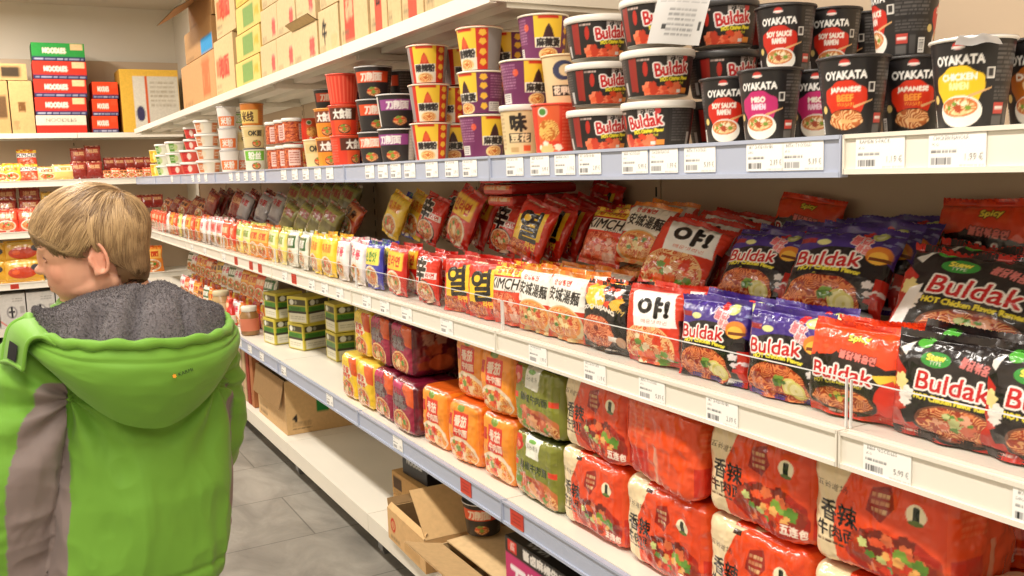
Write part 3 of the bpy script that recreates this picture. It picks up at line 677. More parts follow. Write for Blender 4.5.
def art_bowl(n=230, m=52):
    a = Art(.38, .068, n, m, (34, 29, 29))
    for cx in (.5, .0, 1.0):
        a.text('Buldak', cx+.035, .62, .17, .30, (200, 28, 32), bold=1.6, out=(248, 242, 236), outw=3, rot=.12); a.text('HOT Chicken Flavor', cx+.05, .385, .15, .085, (240, 224, 60), bold=.8, rot=.07); a.text('Tteokbokki', cx+.055, .28, .09, .07, (240, 224, 60), bold=.5, rot=.07)
        a.text('불닭떡볶이', cx+.05, .86, .09, .12, (226, 214, 208), bold=.5); a.ell(cx+.10, .86, .014, .08, (206, 60, 60))
        a.bits(cx-.01, .10, .085, .15, ('d8492a', 'e8653c', 'c43a20', 'f0805a'), 26, .020, seed=5); a.bits(cx+.02, .2, .05, .08, ('ee7a52', 'd8492a'), 8, .016, seed=7); a.rect(cx+.09, .05, cx+.13, .17, (240, 150, 60)); a.rect(cx+.06, .06, cx+.085, .13, (236, 232, 226))
        a.lines(cx-.135, .80, cx-.07, .88, 1, (226, 200, 190)); a.ell(cx-.095, .62, .012, .17, (190, 44, 32)); a.rect(cx-.155, .1, cx-.14, .9, (180, 50, 36), .8)
    for c0 in (.665, .165): a.rect(c0-.012, .0, c0+.14, 1, (44, 41, 41)); a.lines(c0, .12, c0+.12, .9, 12, (128, 124, 122), seed=3, a=.6); a.rect(c0+.095, .05, c0+.12, .35, (190, 188, 186)); a.rect(c0+.15, .12, c0+.18, .88, (150, 34, 28))
    return a.done()
def art_mala(kind='red', n=150, m=54):
    red = (206, 46, 30); pur = (112, 44, 92); bg = red if kind == 'red' else pur; pn = (150, 142, 140)
    a = Art(.31, .097, n, m, bg)
    for cx in (.5, .0, 1.0):
        a.rect(cx-.10, 0, cx+.10, 1, (246, 204, 60)); a.rect(cx-.07, .90, cx+.07, .97, (206, 46, 30)); a.poly([(cx-.05, .42), (cx-.02, .7), (cx, .8), (cx+.02, .7), (cx+.05, .42)], (206, 70, 40) if kind == 'red' else (70, 34, 40))
        a.ell(cx, .62, .025, .1, (226, 90, 50) if kind == 'red' else (60, 30, 36)); a.rect(cx-.10, .0, cx+.10, .30, (240, 228, 206) if kind == 'red' else (112, 44, 92)); a.ell(cx, .13, .075, .14, (236, 206, 150)); a.noodles(cx, .14, .062, .11, ('e8a050', 'f8d890', 'c86a30'))
        a.rect(cx-.095, .28, cx+.095, .50, (236, 230, 220)); a.text('酸辣粉' if kind == 'red' else '麻辣烫', cx, .39, .175, .19, (40, 34, 34), bold=1.4)
        for q in (.18, .42, .66, .86): a.ell(cx+.15, q, .026, .075, (246, 190, 60) if int(q*100) % 4 else (240, 120, 90), wob=.08)
    for c0 in (.69, .19):
        if kind == 'red': a.rect(c0+.0, 0, c0+.17, 1, pn)
        else: a.ell(c0+.15, .72, .02, .08, (226, 90, 60)); a.lines(c0+.01, .35, c0+.15, .92, 9, (196, 150, 180), seed=5, a=.7); a.rect(c0+.0, .06, c0+.10, .28, (226, 222, 216)); a.lines(c0+.01, .08, c0+.09, .26, 4, (100, 90, 100))
    return a.done()
def art_cupplain(bg, band, tx, word, n=120, m=44, bowl=True, bz=(.5, .8), panel=None, bg2=None):
    a = Art(.30, .098, n, m, bg)
    for cx in (.5, .0, 1.0):
        if bg2: a.rect(cx-.1, 0, cx+.1, 1, bg2)
        if band: a.rect(cx-.17, bz[0], cx+.17, bz[1], band)
        a.text(word, cx, (bz[0]+bz[1])/2, .2, (bz[1]-bz[0])*.75, tx, bold=1.4)
        if bowl: a.ell(cx+.02, .2, .075, .16, (60, 30, 24)); a.noodles(cx+.02, .21, .065, .13, ('e08844', 'f2be80', 'b0562a')); a.bits(cx+.02, .24, .05, .08, ('d8401e', '7a9a3a'), 6, .02)
    for c0 in (.68, .18):
        a.rect(c0, .06, c0+.12, .94, panel or bg); a.lines(c0+.005, .1, c0+.115, .9, 9, tuple(int(q*.4+90) for q in tx), seed=2, a=.4)
    return a.done()
def art_weidao(n=130, m=52):
    a = Art(.25, .103, n, m, (222, 198, 150))
    for cx in (.5, 0, 1): a.text('味', cx-.01, .68, .13, .36, (34, 28, 26), bold=2.2, rot=.06); a.rect(cx-.10, .26, cx+.10, .46, (70, 62, 52)); a.text('豆花', cx, .36, .17, .16, (232, 214, 170), bold=1.2); a.rect(cx+.03, .08, cx+.1, .2, (216, 90, 50)); a.rect(cx-.09, .06, cx-.01, .16, (190, 160, 110))
    a.lines(.66, .1, .86, .9, 9, (170, 140, 100), a=.6); a.lines(.16, .1, .36, .9, 9, (170, 140, 100), a=.6); return a.done()
def art_huajia(n=120, m=50):
    a = Art(.25, .1, n, m, (226, 204, 158))
    for cx in (.5, 0, 1): a.ell(cx, .68, .085, .20, (54, 60, 92)); a.ell(cx+.015, .68, .05, .12, (226, 204, 158)); a.rect(cx+.04, .6, cx+.09, .76, (226, 204, 158)); a.rect(cx-.10, .16, cx+.10, .38, (40, 34, 30)); a.text('花甲粉', cx, .27, .17, .17, (236, 226, 200), bold=1.2)
    a.lines(.66, .1, .86, .9, 9, (200, 190, 170), a=.6); a.rect(.64, .05, .88, .95, (236, 226, 200), .5); return a.done()
def art_redcup(n=120, m=50):
    a = Art(.27, .1, n, m, (222, 58, 34))
    for cx in (.5, 0, 1): a.rect(cx-.15, 0, cx+.03, 1, (228, 96, 50)); a.noodles(cx-.06, .46, .085, .22, ('e8a040', 'f8d078', 'c06a24')); a.bits(cx-.05, .12, .09, .1, ('f6e6d0', 'd83a1e', 'ecc080'), 10, .03); a.ell(cx-.10, .84, .04, .1, (240, 236, 220)); a.ell(cx-.10, .84, .03, .07, (80, 140, 60)); a.lines(cx+.05, .1, cx+.16, .95, 12, (250, 190, 150), a=.4)
    return a.done()
def art_ribbed(n=120, m=44):
    a = Art(.29, .1, n, m, (224, 62, 40))
    for k in range(24): a.rect(k/24, .06, k/24+.018, .92, (240, 110, 84), .8)
    return a.done()
def art_paperbowl(bg, c1, c2, n=90, m=30):
    a = Art(.34, .07, n, m, bg)
    for k in range(4):
        cx = (k+.5)/4; a.rect(cx-.05, .08, cx+.04, .92, c1); a.ell(cx+.06, .5, .03, .3, c2); a.lines(cx-.04, .3, cx+.03, .7, 3, bg)
    return a.done()
def art_jar(lab, n=60, m=44):
    a = Art(.2, .1, n, m, (196, 46, 24)); a.noodles(.5, .5, .6, .6, ('d0542c', 'ec8a50', '8c2410'), k=40)
    for cx in (.5, 0, 1): a.rect(cx-.12, .12, cx+.10, .82, lab); a.lines(cx-.1, .2, cx+.08, .76, 5, (150, 60, 40), a=.8)
    return a.done()
# cartons
def art_card(w, h, base=(196, 160, 112), word=None, col=(60, 40, 30), label=None, seed=0, n=40, tape=True, logo=None, wpos=(.5, .5), ws=.5, marks=True):
    m = max(12, int(n*h/w)); n2 = n
    a = Art(w, h, n2, min(m, 110), base); g = np.random.default_rng(seed)
    if label: a.rect(label[0], label[1], label[2], label[3], label[4])
    if word: a.text(word, wpos[0], wpos[1], ws, None, col, bold=1)
    if marks: a.lines(.08, .08, .34, .24, 3, tuple(int(q*.55) for q in base), seed=seed, a=.8)
    if logo: a.ell(logo[0], logo[1], logo[2], logo[2]*w/h, logo[3]); a.ell(logo[0], logo[1], logo[2]*.62, logo[2]*.62*w/h, base); a.rect(logo[0]-logo[2]*.18, logo[1]-logo[2]*.4*w/h, logo[0]+logo[2]*.18, logo[1]+logo[2]*.5*w/h, logo[3])
    return a.done()
# ------------------------------------------------------------------ placing cups
def design(cols, rt, rb, h, pitch, cat, name, **k):
    b, l = cup_meshes(cols, rt, rb, h, **k); return dict(rt=rt, b=b, l=l, pitch=pitch, cat=cat, name=name)
OYA = {k: design(art_oya(k), .0475, .0365, .108, .1085, 'noodle cup', 'noodle_cup', rim=(44, 40, 40), lidcol=(58, 54, 54)) for k in ('beef', 'soy', 'pink', 'brown')}
OYA['yellow'] = design(art_oya('yellow'), .0475, .0365, .108, .1085, 'noodle cup', 'noodle_cup', rim=(236, 232, 226), lid='peel', lidcol=(224, 224, 226))
_bw = art_bowl()
BOWL = design(_bw, .0655, .054, .077, .0905, 'noodle bowl', 'noodle_bowl', lid='plastic', lidcol=(240, 238, 234), rim=(40, 36, 36), curve=-.25)
SHADE_BOWL = design(_bw, .0655, .054, .077, .0905, 'noodle bowl', 'noodle_bowl', lid='plastic', lidcol=(64, 60, 60), rim=(40, 36, 36), curve=-.25)  # same bowl for the rear rows, shade put into the lid colour
MR = design(art_mala('red'), .0555, .044, .101, .1025, 'noodle cup', 'noodle_cup', rim=(240, 226, 200), lidcol=(206, 60, 40))
MP = design(art_mala('purple'), .0565, .046, .101, .1025, 'noodle cup', 'noodle_cup', rim=(240, 230, 210), lidcol=(220, 214, 206))
WD = design(art_weidao(), .046, .038, .106, .107, 'noodle cup', 'noodle_cup', rim=(226, 206, 166), lid='plastic', lidcol=(222, 198, 150))
HJ = design(art_huajia(), .049, .040, .104, .105, 'noodle cup', 'noodle_cup', rim=(230, 210, 170), lidcol=(226, 204, 160))
RC = design(art_redcup(), .047, .039, .103, .104, 'noodle cup', 'noodle_cup', rim=(226, 70, 46), lidcol=(226, 80, 54))
KB = design(art_cupplain((38, 34, 36), (150, 70, 140), (240, 236, 236), '刀削面', bz=(.52, .84), panel=(228, 222, 212)), .058, .047, .098, .0995, 'noodle cup', 'noodle_cup', rim=(226, 224, 222), lidcol=(52, 48, 48))
KO = design(art_cupplain((38, 34, 36), (222, 78, 34), (244, 226, 210), '刀削面', bz=(.50, .84), panel=(52, 48, 48)), .058, .047, .098, .0995, 'noodle cup', 'noodle_cup', rim=(200, 198, 196), lidcol=(46, 42, 42))
NV = design(art_cupplain((44, 48, 86), (120, 130, 170), (230, 230, 240), '海鲜面', bz=(.5, .8)), .048, .040, .1, .101, 'noodle cup', 'noodle_cup', rim=(90, 94, 130), lidcol=(70, 74, 110))
RB = design(art_ribbed(), .055, .044, .101, .102, 'noodle cup', 'noodle_cup', rim=(230, 84, 60), lidcol=(226, 72, 48))
OC = design(art_cupplain((236, 150, 44), (120, 60, 30), (246, 240, 230), '大食桶', bz=(.5, .92), bg2=(236, 140, 40), panel=(240, 160, 60)), .052, .043, .1, .101, 'noodle cup', 'noodle_cup', rim=(240, 170, 80), lidcol=(240, 160, 60))
ROC = design(art_cupplain((220, 60, 34), (90, 40, 24), (246, 240, 230), '大食桶', bz=(.5, .92), bg2=(226, 84, 40), panel=(222, 66, 38)), .052, .043, .1, .101, 'noodle cup', 'noodle_cup', rim=(230, 90, 60), lidcol=(222, 70, 40))
BE = design(art_cupplain((226, 204, 150), (214, 190, 130), (50, 44, 36), 'OK面', bz=(.5, .84), panel=(232, 214, 170)), .052, .043, .1, .101, 'noodle cup', 'noodle_cup', rim=(236, 220, 180), lidcol=(230, 214, 170))
BR = design(art_cupplain((196, 116, 40), (226, 196, 110), (70, 40, 20), '米线', bz=(.1, .7), panel=(190, 110, 40), bowl=False), .052, .045, .1, .101, 'noodle cup', 'noodle_cup', rim=(150, 100, 50), lidcol=(170, 120, 60))
GW = design(art_cupplain((226, 224, 206), (120, 190, 60), (244, 246, 236), '粉丝', bz=(.45, .9)), .048, .042, .1, .101, 'noodle cup', 'noodle_cup', rim=(90, 90, 86), lidcol=(110, 110, 106))
TW = design(art_cupplain((226, 220, 214), (232, 120, 60), (240, 230, 220), '米粉', bz=(.1, .55), bowl=False), .048, .040, .107, .1085, 'noodle cup', 'noodle_cup', rim=(200, 196, 196), lidcol=(196, 192, 192))
PBW = design(art_paperbowl((226, 220, 206), (206, 120, 70), (226, 214, 190)), .069, .056, .066, .073, 'noodle bowl', 'noodle_bowl', lid='plastic', lidcol=(236, 232, 222))
PBG = design(art_paperbowl((226, 226, 206), (96, 150, 50), (190, 206, 140)), .069, .056, .066, .073, 'noodle bowl', 'noodle_bowl', lid='plastic', lidcol=(232, 232, 222))
PBR = design(art_paperbowl((216, 80, 64), (190, 36, 40), (240, 214, 200)), .069, .056, .066, .073, 'noodle bowl', 'noodle_bowl', lid='plastic', lidcol=(236, 226, 220))
YB = design(art_paperbowl((240, 206, 70), (226, 150, 40), (246, 230, 150)), .05, .044, .09, .1, 'noodle cup', 'noodle_cup', lidcol=(240, 220, 120))
JAR = design(art_jar((236, 200, 190)), .036, .036, .088, .102, 'sauce jar', 'sauce_jar', lid='plastic', lidcol=(190, 190, 194), rim=(180, 60, 40))
_ci = [0]
def cup(D, px, X, z, off, label, group=None, tilt=0):
    Z = ZC+.001+z; Y = yat(px, X, ZC+.12); ex = math.atan2(Y, X)+R(off)
    o = bpy.data.objects.new(D['name'], None); COL.objects.link(o); o.empty_display_size = .03
    o.location = (X, Y, Z); o.rotation_euler = (0, 0, -PI/2+ex)
    b = bpy.data.objects.new('cup' if D['name'] != 'sauce_jar' else 'jar', D['b']); COL.objects.link(b); b.parent = o
    l = bpy.data.objects.new('lid', D['l']); COL.objects.link(l); l.parent = o
    CUPS.append([o, D['rt']+.0032, Z, Z+D['pitch'], (px, X)]); tag(o, label, D['cat'], group); return o
CUPS = []
q = .1085
gO = 'black noodle cups near the end'
cup(OYA['brown'], 1047, 1.13, 0, -18, 'black noodle cup with orange-brown spot at the picture edge behind the yellow-spotted cup', gO)
cup(OYA['yellow'], 973.5, 1.055, 0, -20, 'black noodle cup with bright yellow spot and lifted silver lid', gO)
cup(OYA['beef'], 913, 1.075, 0, 2, 'black noodle cup with red spot standing between the yellow-spotted cup and its twin', gO)
cup(OYA['beef'], 853.5, 1.055, 0, -14, 'black noodle cup with red spot, left of its twin and above the shelf joint', gO)
cup(OYA['soy'], 904, 1.15, q, 100, 'black noodle cup showing its small print, stacked on the red-spotted cup beside the yellow one', gO)
cup(OYA['soy'], 831, 1.24, q, 0, 'black soy sauce noodle cup on the upper tier behind the red-spotted cup over the joint', gO)
cup(OYA['soy'], 868, 1.28, q, 110, 'black noodle cup in shade on the upper tier between two stacked cups', gO)
cup(OYA['pink'], 816, 1.10, 0, 0, 'black noodle cup with pink spot half hidden behind the red-spotted cup', gO)
cup(OYA['soy'], 862, 1.27, 0, 90, 'black noodle cup deep in shade under the upper tier, behind two red-spotted cups', gO)
cup(OYA['soy'], 829, 1.25, 0, 60, 'black noodle cup deep in shade behind the pink-spotted cup', gO)
cup(OYA['pink'], 770, 1.055, 0, -24, 'black noodle cup with magenta spot and wide grey small print on its right', gO)
cup(OYA['soy'], 729, 1.085, 0, -12, 'black noodle cup with red spot beside the white-lidded noodle bowls', gO)
cup(OYA['soy'], 785, 1.15, q, -14, 'black soy sauce noodle cup stacked behind the magenta-spotted cup', gO)
cup(OYA['soy'], 790, 1.165, 0, 30, 'black noodle cup in shade carrying the upper soy sauce cup', gO)
gB = 'noodle bowls in black sleeves'
P = BOWL['pitch']
for i, t in enumerate(('bottom', 'middle', 'top')):
    cup(BOWL, 657.5, 1.075, i*P, (-36, 14, -4)[i], f'black rice cake bowl with white lid, {t} of the stack nearer the black cups', gB)
    cup(BOWL, 599, 1.085, i*P, (12, 22, 14)[i], f'black rice cake bowl with white lid, {t} of the stack beside the beige cups', gB)
    cup(SHADE_BOWL, 722, 1.205, i*P, (26, 30, 8)[i], f'rice cake bowl with shade-painted lid, {t} of the shaded stack behind soy sauce cups', gB)
    cup(SHADE_BOWL, 775, 1.27, i*P, 20, f'rice cake bowl with shade-painted lid, {t} of the rear stack against the panel', gB)
# paper notice hanging from the top bowl
nb = Bag(); u, v = np.meshgrid(np.linspace(0, 1, 14), np.linspace(0, 1, 18))
na = Art(.085, .125, 60, 80, (206, 204, 202)); na.lines(.08, .55, .95, .95, 9, (150, 148, 148), seed=2, a=.7); na.lines(.3, .1, .8, .5, 6, (120, 120, 120), seed=5, a=.7); na.rect(.22, .2, .3, .27, (60, 60, 60)); na.rect(.88, .2, .93, .32, (70, 70, 70)); nc = na.done()
u, v = np.meshgrid(np.linspace(0, 1, 60), np.linspace(0, 1, 80))
x = (u-.5)*.085+.018*v; y = -.006*np.sin(v*2.6)-.004*np.sin(u*5); z = v*.118
nb.add(np.stack([x, y, z], -1), gquads(60, 80), nc); nb.add(np.stack([x, y+.0006, z], -1), gquads(60, 80, flip=True), lin((214, 212, 208)))
Y = yat(669, .985, ZC+.19)
tag(obj('paper_notice', nb.build('paper_notice', [M['paper_cup']], True), None, (.992, Y, ZC+.163+.001), (R(-6), R(6), -PI/2+R(40))), 'grey printed paper leaflet standing on the white-lidded bowls', 'leaflet')

gM = 'red and purple noodle cups in rows'
cup(RC, 553.5, 1.05, 0, 4, 'glossy red noodle cup with noodle picture beside the white-lidded bowls', gM)
cup(WD, 520, 1.05, 0, -4, 'beige noodle cup with black brush character on the bottom tier', gM)
cup(HJ, 565, 1.10, .1045, -2, 'beige noodle cup with dark blue ring stacked on the red cup', gM)
q = .1025
cup(MP, 482, 1.05, 0, 34, 'purple and yellow noodle cup on the bottom tier left of the beige cup', gM)
cup(MP, 451, 1.065, 0, 4, 'yellow and purple noodle cup on the bottom tier under the twin red cups', gM)
cup(MR, 430, 1.055, 0, -14, 'red and yellow noodle cup on the bottom tier with smiling dots', gM)
cup(MR, 415, 1.08, 0, -6, 'red and yellow noodle cup at the bottom next to the black cups', gM)
cup(MP, 526, 1.065, .108, 34, 'purple and yellow noodle cup stacked on the beige and red cups', gM)
cup(MP, 482, 1.05, q, -48, 'purple noodle cup turned to its grey side on the middle tier', gM)
cup(MR, 451, 1.065, q, -22, 'red and yellow noodle cup on the middle tier beside the grey-sided cup', gM)
cup(MR, 430, 1.055, q, -4, 'red and yellow noodle cup on the middle tier showing its white name band', gM)
cup(MR, 415, 1.08, q, -40, 'red and yellow noodle cup on the middle tier next to the black cups', gM)
cup(MP, 545, 1.11, .206, 14, 'purple and yellow noodle cup at the top beside the black bowls', gM)
cup(MP, 511, 1.13, .206, -30, 'purple and yellow noodle cup on the top tier, second from the black bowls', gM)
cup(MR, 482, 1.05, 2*q, -46, 'red noodle cup turned to its grey side on the top tier', gM)
cup(MR, 430, 1.055, 2*q, -10, 'red and yellow noodle cup alone at the top left of its block', gM)
cup(MR, 461, 1.15, 2*q, 20, 'red noodle cup in shade on the top tier behind the red and yellow ones', gM)
for px, lv, n in ((450, 0, 'lower'), (450, 1, 'upper'), (500, 1, 'upper')):
    cup(MR if px < 480 else MP, px+14, 1.17, lv*q, 10, f'{n} noodle cup deep in shade behind the {"red and yellow" if px < 480 else "purple"} cups', gM)
gK = 'black and orange noodle cups'
q = .0995
cup(KB, 397, 1.055, 0, -28, 'black noodle cup with purple band on the bottom tier', gK)
cup(KO, 376, 1.06, 0, -30, 'black noodle cup with orange band on the bottom tier', gK)
cup(KB, 397, 1.055, q, 4, 'black noodle cup with purple band and white characters on the middle tier', gK)
cup(KO, 376, 1.06, q, 0, 'black noodle cup with orange band on the middle tier', gK)
cup(KO, 376, 1.06, 2*q, -10, 'black noodle cup with wide orange band, upper tier front', gK)
for i, t in enumerate(('lowest', 'second', 'third', 'top')): cup(ROC, 367, 1.19, i*.101, 0, f'red and dark noodle cup behind the black cups, {t} of its stack', gK) if i != 3 else None
for i, t in enumerate(('lowest', 'middle', 'top')): cup(KO, 403, 1.19, i*q, 110, f'black noodle cup in shade behind the purple-banded ones, {t} one', gK)
cup(NV, 361, 1.075, 2*q, 30, 'navy noodle cup on the upper tier beside the red ribbed cup', gK)
cup(OC, 361, 1.075, q, 10, 'orange noodle cup with food picture on the middle tier by the black cup', gK)
cup(NV, 361, 1.075, 0, 10, 'navy noodle cup on the bottom tier between red and black cups', gK)
cup(RB, 345, 1.055, 2*.101, 0, 'plain red ribbed noodle cup at the top', gK)
cup(ROC, 345, 1.055, .101, -10, 'red and orange noodle cup under the ribbed cup', gK)
cup(ROC, 345, 1.055, 0, 40, 'red noodle cup on the bottom tier under two red cups', gK)
cup(OC, 330, 1.055, .101, -20, 'orange noodle cup with white characters on the second tier', gK)
cup(OC, 330, 1.055, 0, -10, 'orange noodle cup with white characters on the bottom tier', gK)
cup(BE, 317, 1.055, 0, 0, 'cream noodle cup with black letters on the bottom tier', gK)
cup(RC, 302, 1.055, 0, 20, 'red noodle cup on the bottom tier beside the jars', gK)
for i, t in enumerate(('lowest', 'middle', 'top')): cup(KO, 331, 1.17, i*.101, 0, f'dark noodle cup in the shade behind the orange cups, {t} one', gK)
gJ = 'glass jars and far cups'
for px, lv, X, lb in ((275, 0, 1.04, 'lower left'), (284, 0, 1.04, 'lower middle'), (292.5, 0, 1.04, 'lower right'), (275, 1, 1.04, 'upper left'), (284, 1, 1.04, 'upper middle'), (292.5, 1, 1.04, 'upper right')):
    cup(JAR, px, X, lv*.102, 10 if lb != 'upper right' else 90, f'red sauce jar with silver lid, {lb} of the jar cluster', gJ)
for i, t in enumerate(('lower', 'upper')): cup(RC, 311, 1.12, .104*i, 30, f'dark red cup in shade beside the sauce jars, {t} one', gJ)
q = .101
cup(GW, 254, 1.05, 0, 0, 'white noodle cup with green tabs under the brown cups', gJ)
cup(BE, 254, 1.05, q, 10, 'cream noodle cup in the middle of the stack with brown top', gJ)
cup(BR, 254, 1.05, 2*q, -30, 'brown noodle cup topping the stack over the green-tabbed cup', gJ)
cup(GW, 240, 1.08, 2*q, 20, 'pale noodle cup at the top left of the brown cup', gJ)
cup(BE, 240, 1.08, q, 50, 'pale noodle cup left of the cream one on the second tier', gJ)
cup(TW, 240, 1.08, 0, 30, 'white noodle cup on the bottom tier left of the green-tabbed cup', gJ)
for i, t in enumerate(('bottom', 'middle', 'top')):
    cup(TW, 229, 1.045, i*.1085, -8, f'tall white noodle cup with orange patch, {t} of the single stack', gJ)
for i, t in enumerate(('lowest', 'second', 'third', 'topmost')):
    cup(PBW, 208.5, 1.06, i*.073, 0, f'white paper noodle bowl with lid, {t} of the stack of four', gJ)
for i, t in enumerate(('lowest', 'second', 'third')):
    cup(PBR, 191.5, 1.05 if i < 2 else 1.07, i*.073 if i < 2 else .219, 10, f'red and white noodle bowl, {t} of the red stack', gJ) if i != 2 else None
cup(PBR, 196, 1.12, .146, 0, 'red noodle bowl behind the white bowls, third up', gJ)
cup(PBR, 197, 1.12, .219, 0, 'red noodle bowl behind the white bowls, fourth up', gJ)
for i, t in enumerate(('bottom', 'middle', 'top')):
    cup(PBG if i else PBR, 177, 1.06, i*.073, 20, f'{"green and white" if i else "red"} noodle bowl, {t} of the second stack from the corner', gJ)
    cup(PBG, 166, 1.06, i*.073, -10, f'green and white noodle bowl, {t} of the stack nearest the corner', gJ)
for i in range(2): cup(YB, 157, 1.06, i*.1, 0, f'yellow noodle cup in the corner of the run, {("lower", "upper")[i]} one', gJ)

# no two cups of a tier may stand in one another: the rear one of a pair steps back along the line of sight
for _ in range(60):
    moved = False
    for i in range(len(CUPS)):
        for j in range(i):
            a, b = CUPS[i], CUPS[j]
            if min(a[3], b[3])-max(a[2], b[2]) < .012: continue
            d = (a[0].location.xy-b[0].location.xy).length; need = a[1]+b[1]+.0008
            if d < need:
                k = a if a[0].location.x >= b[0].location.x else b
                o = k[0]; f = 1+(.35*(need-d)+.001)/o.location.xy.length
                if o.location.x*f < 1.385:
                    for c in CUPS:
                        if c[4] == k[4]: c[0].location.x *= f; c[0].location.y *= f
                else: o.location.y += .006 if o.location.y > (b if k is a else a)[0].location.y else -.006
                moved = True
    if not moved: break

# ------------------------------------------------------------------ pouches on the middle shelf
def variants(cols, w, h, t, back, n=2, wr=1.0): return [pouch_mesh(cols, w, h, t, 1.3+2.17*i+w*31, back, wr) for i in range(n)]
PO = {}
def pdesign(key, cols, w, h, t, back, n=2, wr=1.0): PO[key] = (variants(cols, w, h, t, back, n, wr), w, h, t)
pdesign('lime', art_lime(), .162, .148, .040, (70, 46, 130), 3)
pdesign('red', art_red(), .160, .141, .044, (206, 50, 26))
pdesign('stew', art_stew(), .168, .147, .044, (40, 30, 30))
pdesign('stewbig', art_stew(136, 132, True), .215, .165, .055, (190, 36, 24), 1, 1.4)
pdesign('ya', art_ya(), .158, .150, .044, (190, 40, 26))
pdesign('round', art_blackround(), .148, .142, .042, (40, 30, 30))
pdesign('anseong', art_anseong(), .146, .152, .042, (220, 120, 50))
pdesign('kimchi', art_kimchi(), .146, .150, .040, (206, 60, 40))
pdesign('yeol', art_yeol(), .145, .154, .040, (186, 28, 20), 3)
pdesign('shin', art_shin(), .148, .150, .042, (180, 28, 20))
G = art_generic
pdesign('redyellow', G((206, 34, 24), (246, 200, 60), (200, 60, 30), '진라면', seed=1), .145, .158, .040, (170, 24, 18))
pdesign('blueyellow', G((60, 60, 170), (246, 226, 90), (70, 140, 60), '순한맛', seed=2), .145, .158, .040, (60, 50, 150))
pdesign('white', G((236, 226, 222), (246, 244, 240), (220, 70, 100), '우동', seed=3), .145, .150, .038, (230, 224, 220))
pdesign('yellow', G((250, 206, 50), (250, 216, 80), (226, 120, 30), '鸡汤面', seed=4), .145, .156, .038, (246, 206, 60), 2)
pdesign('greenwhite', G((232, 230, 216), (30, 96, 40), (240, 240, 230), '青菜面', seed=5), .14, .15, .038, (226, 226, 214))
pdesign('paleyellow', G((244, 226, 120), (236, 236, 190), (120, 160, 50), '香菇面', seed=6), .14, .15, .038, (240, 226, 140), 2)
pdesign('orange', G((240, 140, 44), (250, 190, 90), (206, 70, 30), '虾面', seed=7), .14, .15, .038, (236, 140, 50))
pdesign('redfar', G((222, 66, 40), (240, 110, 70), (250, 220, 180), '辣面', seed=8), .14, .15, .038, (214, 60, 40))
pdesign('pinkwhite', G((240, 228, 226), (236, 150, 150), (220, 60, 60), '牛肉面', seed=9), .14, .155, .038, (236, 226, 224))
pdesign('olive', G((112, 104, 50), (150, 146, 70), (150, 40, 30), '炸酱面', seed=10, bowl=False), .13, .16, .05, (100, 92, 44), 2)
pdesign('silver', G((176, 172, 178), (190, 186, 190), (196, 60, 70), '冷面', seed=11, bowl=False), .13, .16, .045, (160, 156, 162))
pdesign('darkred', G((140, 34, 26), (164, 60, 40), (220, 170, 120), '泡菜', seed=12, bowl=False), .14, .16, .04, (120, 28, 22), 2)
pdesign('brownred', G((190, 70, 36), (226, 150, 90), (90, 40, 24), '排骨', seed=13), .15, .13, .04, (170, 60, 30))
pdesign('goldbag', G((222, 170, 60), (236, 196, 90), (60, 60, 60), '咖喱', seed=14), .16, .15, .03, (214, 160, 60))
_pc = {}
def pouch(key, px, X, Z, label, group, lean=-6, yaw=0, roll=0, s=1.0, Y=None, mir=0):
    vs, w, h, t = PO[key]; i = _pc.get(key, 0); _pc[key] = i+1
    o = bpy.data.objects.new('noodle_pouch', vs[i % len(vs)]); COL.objects.link(o)
    if Y is None: Y = yat(px, X, Z+h*s/2)
    o.location = (X, Y, Z+.003+abs(math.sin(R(roll)))*w*s*.5*.9); o.rotation_euler = (R(lean), R(roll), -PI/2+R(yaw)); o.scale = (s, s, s)
    tag(o, label, 'noodle pouch', group); return o
DESC = {'lime': 'purple and black noodle pouch', 'red': 'orange-red and black noodle pouch', 'stew': 'black noodle pouch with green badge', 'ya': 'red noodle pouch with white panel', 'round': 'black and orange noodle pouch',
        'anseong': 'white noodle pouch with brush characters', 'kimchi': 'yellow, white and red noodle pouch', 'yeol': 'red noodle pouch with yellow brush panel', 'shin': 'red noodle pouch with black brush character', 'redyellow': 'red noodle pouch with pale yellow panel',
        'blueyellow': 'blue and yellow noodle pouch', 'white': 'white noodle pouch with pink print', 'yellow': 'bright yellow noodle pouch', 'greenwhite': 'white noodle pouch with dark green panel', 'paleyellow': 'pale yellow noodle pouch', 'orange': 'orange noodle pouch',
        'redfar': 'light red noodle pouch', 'pinkwhite': 'white and pink noodle pouch'}
gF = 'pouches in the front rows of the middle shelf'
ROWN = ['in the front row', 'second from the front', 'third from the front', 'fourth from the front', 'at the back of its row']
front = [('stew', 1046, .0, 1, 'cut off by the picture edge'), ('stew', 950, 4, 2, 'right of the orange-red facing'), ('red', 856, 8, 2, 'right of the purple facings'), ('lime', 787, 5, 2, 'in the right purple facing'), ('lime', 713, 4, 2, 'in the left purple facing'),
         ('ya', 655, 6, 2, 'between black and purple facings'), ('round', 605, 4, 2, 'left of the red and white facing'), ('anseong', 567, 4, 3, 'in the right twin facing'), ('anseong', 536, 4, 3, 'in the left twin facing'), ('kimchi', 509, 4, 3, 'between white and red facings'),
         ('yeol', 484, 8, 2, 'right of its twin facing'), ('yeol', 459.5, 8, 2, 'left of its twin facing'), ('shin', 427, 0, 2, 'left of yellow panels'), ('redyellow', 396, 0, 2, 'beside the blue one'), ('blueyellow', 374, 0, 2, 'only blue facing of the shelf')]
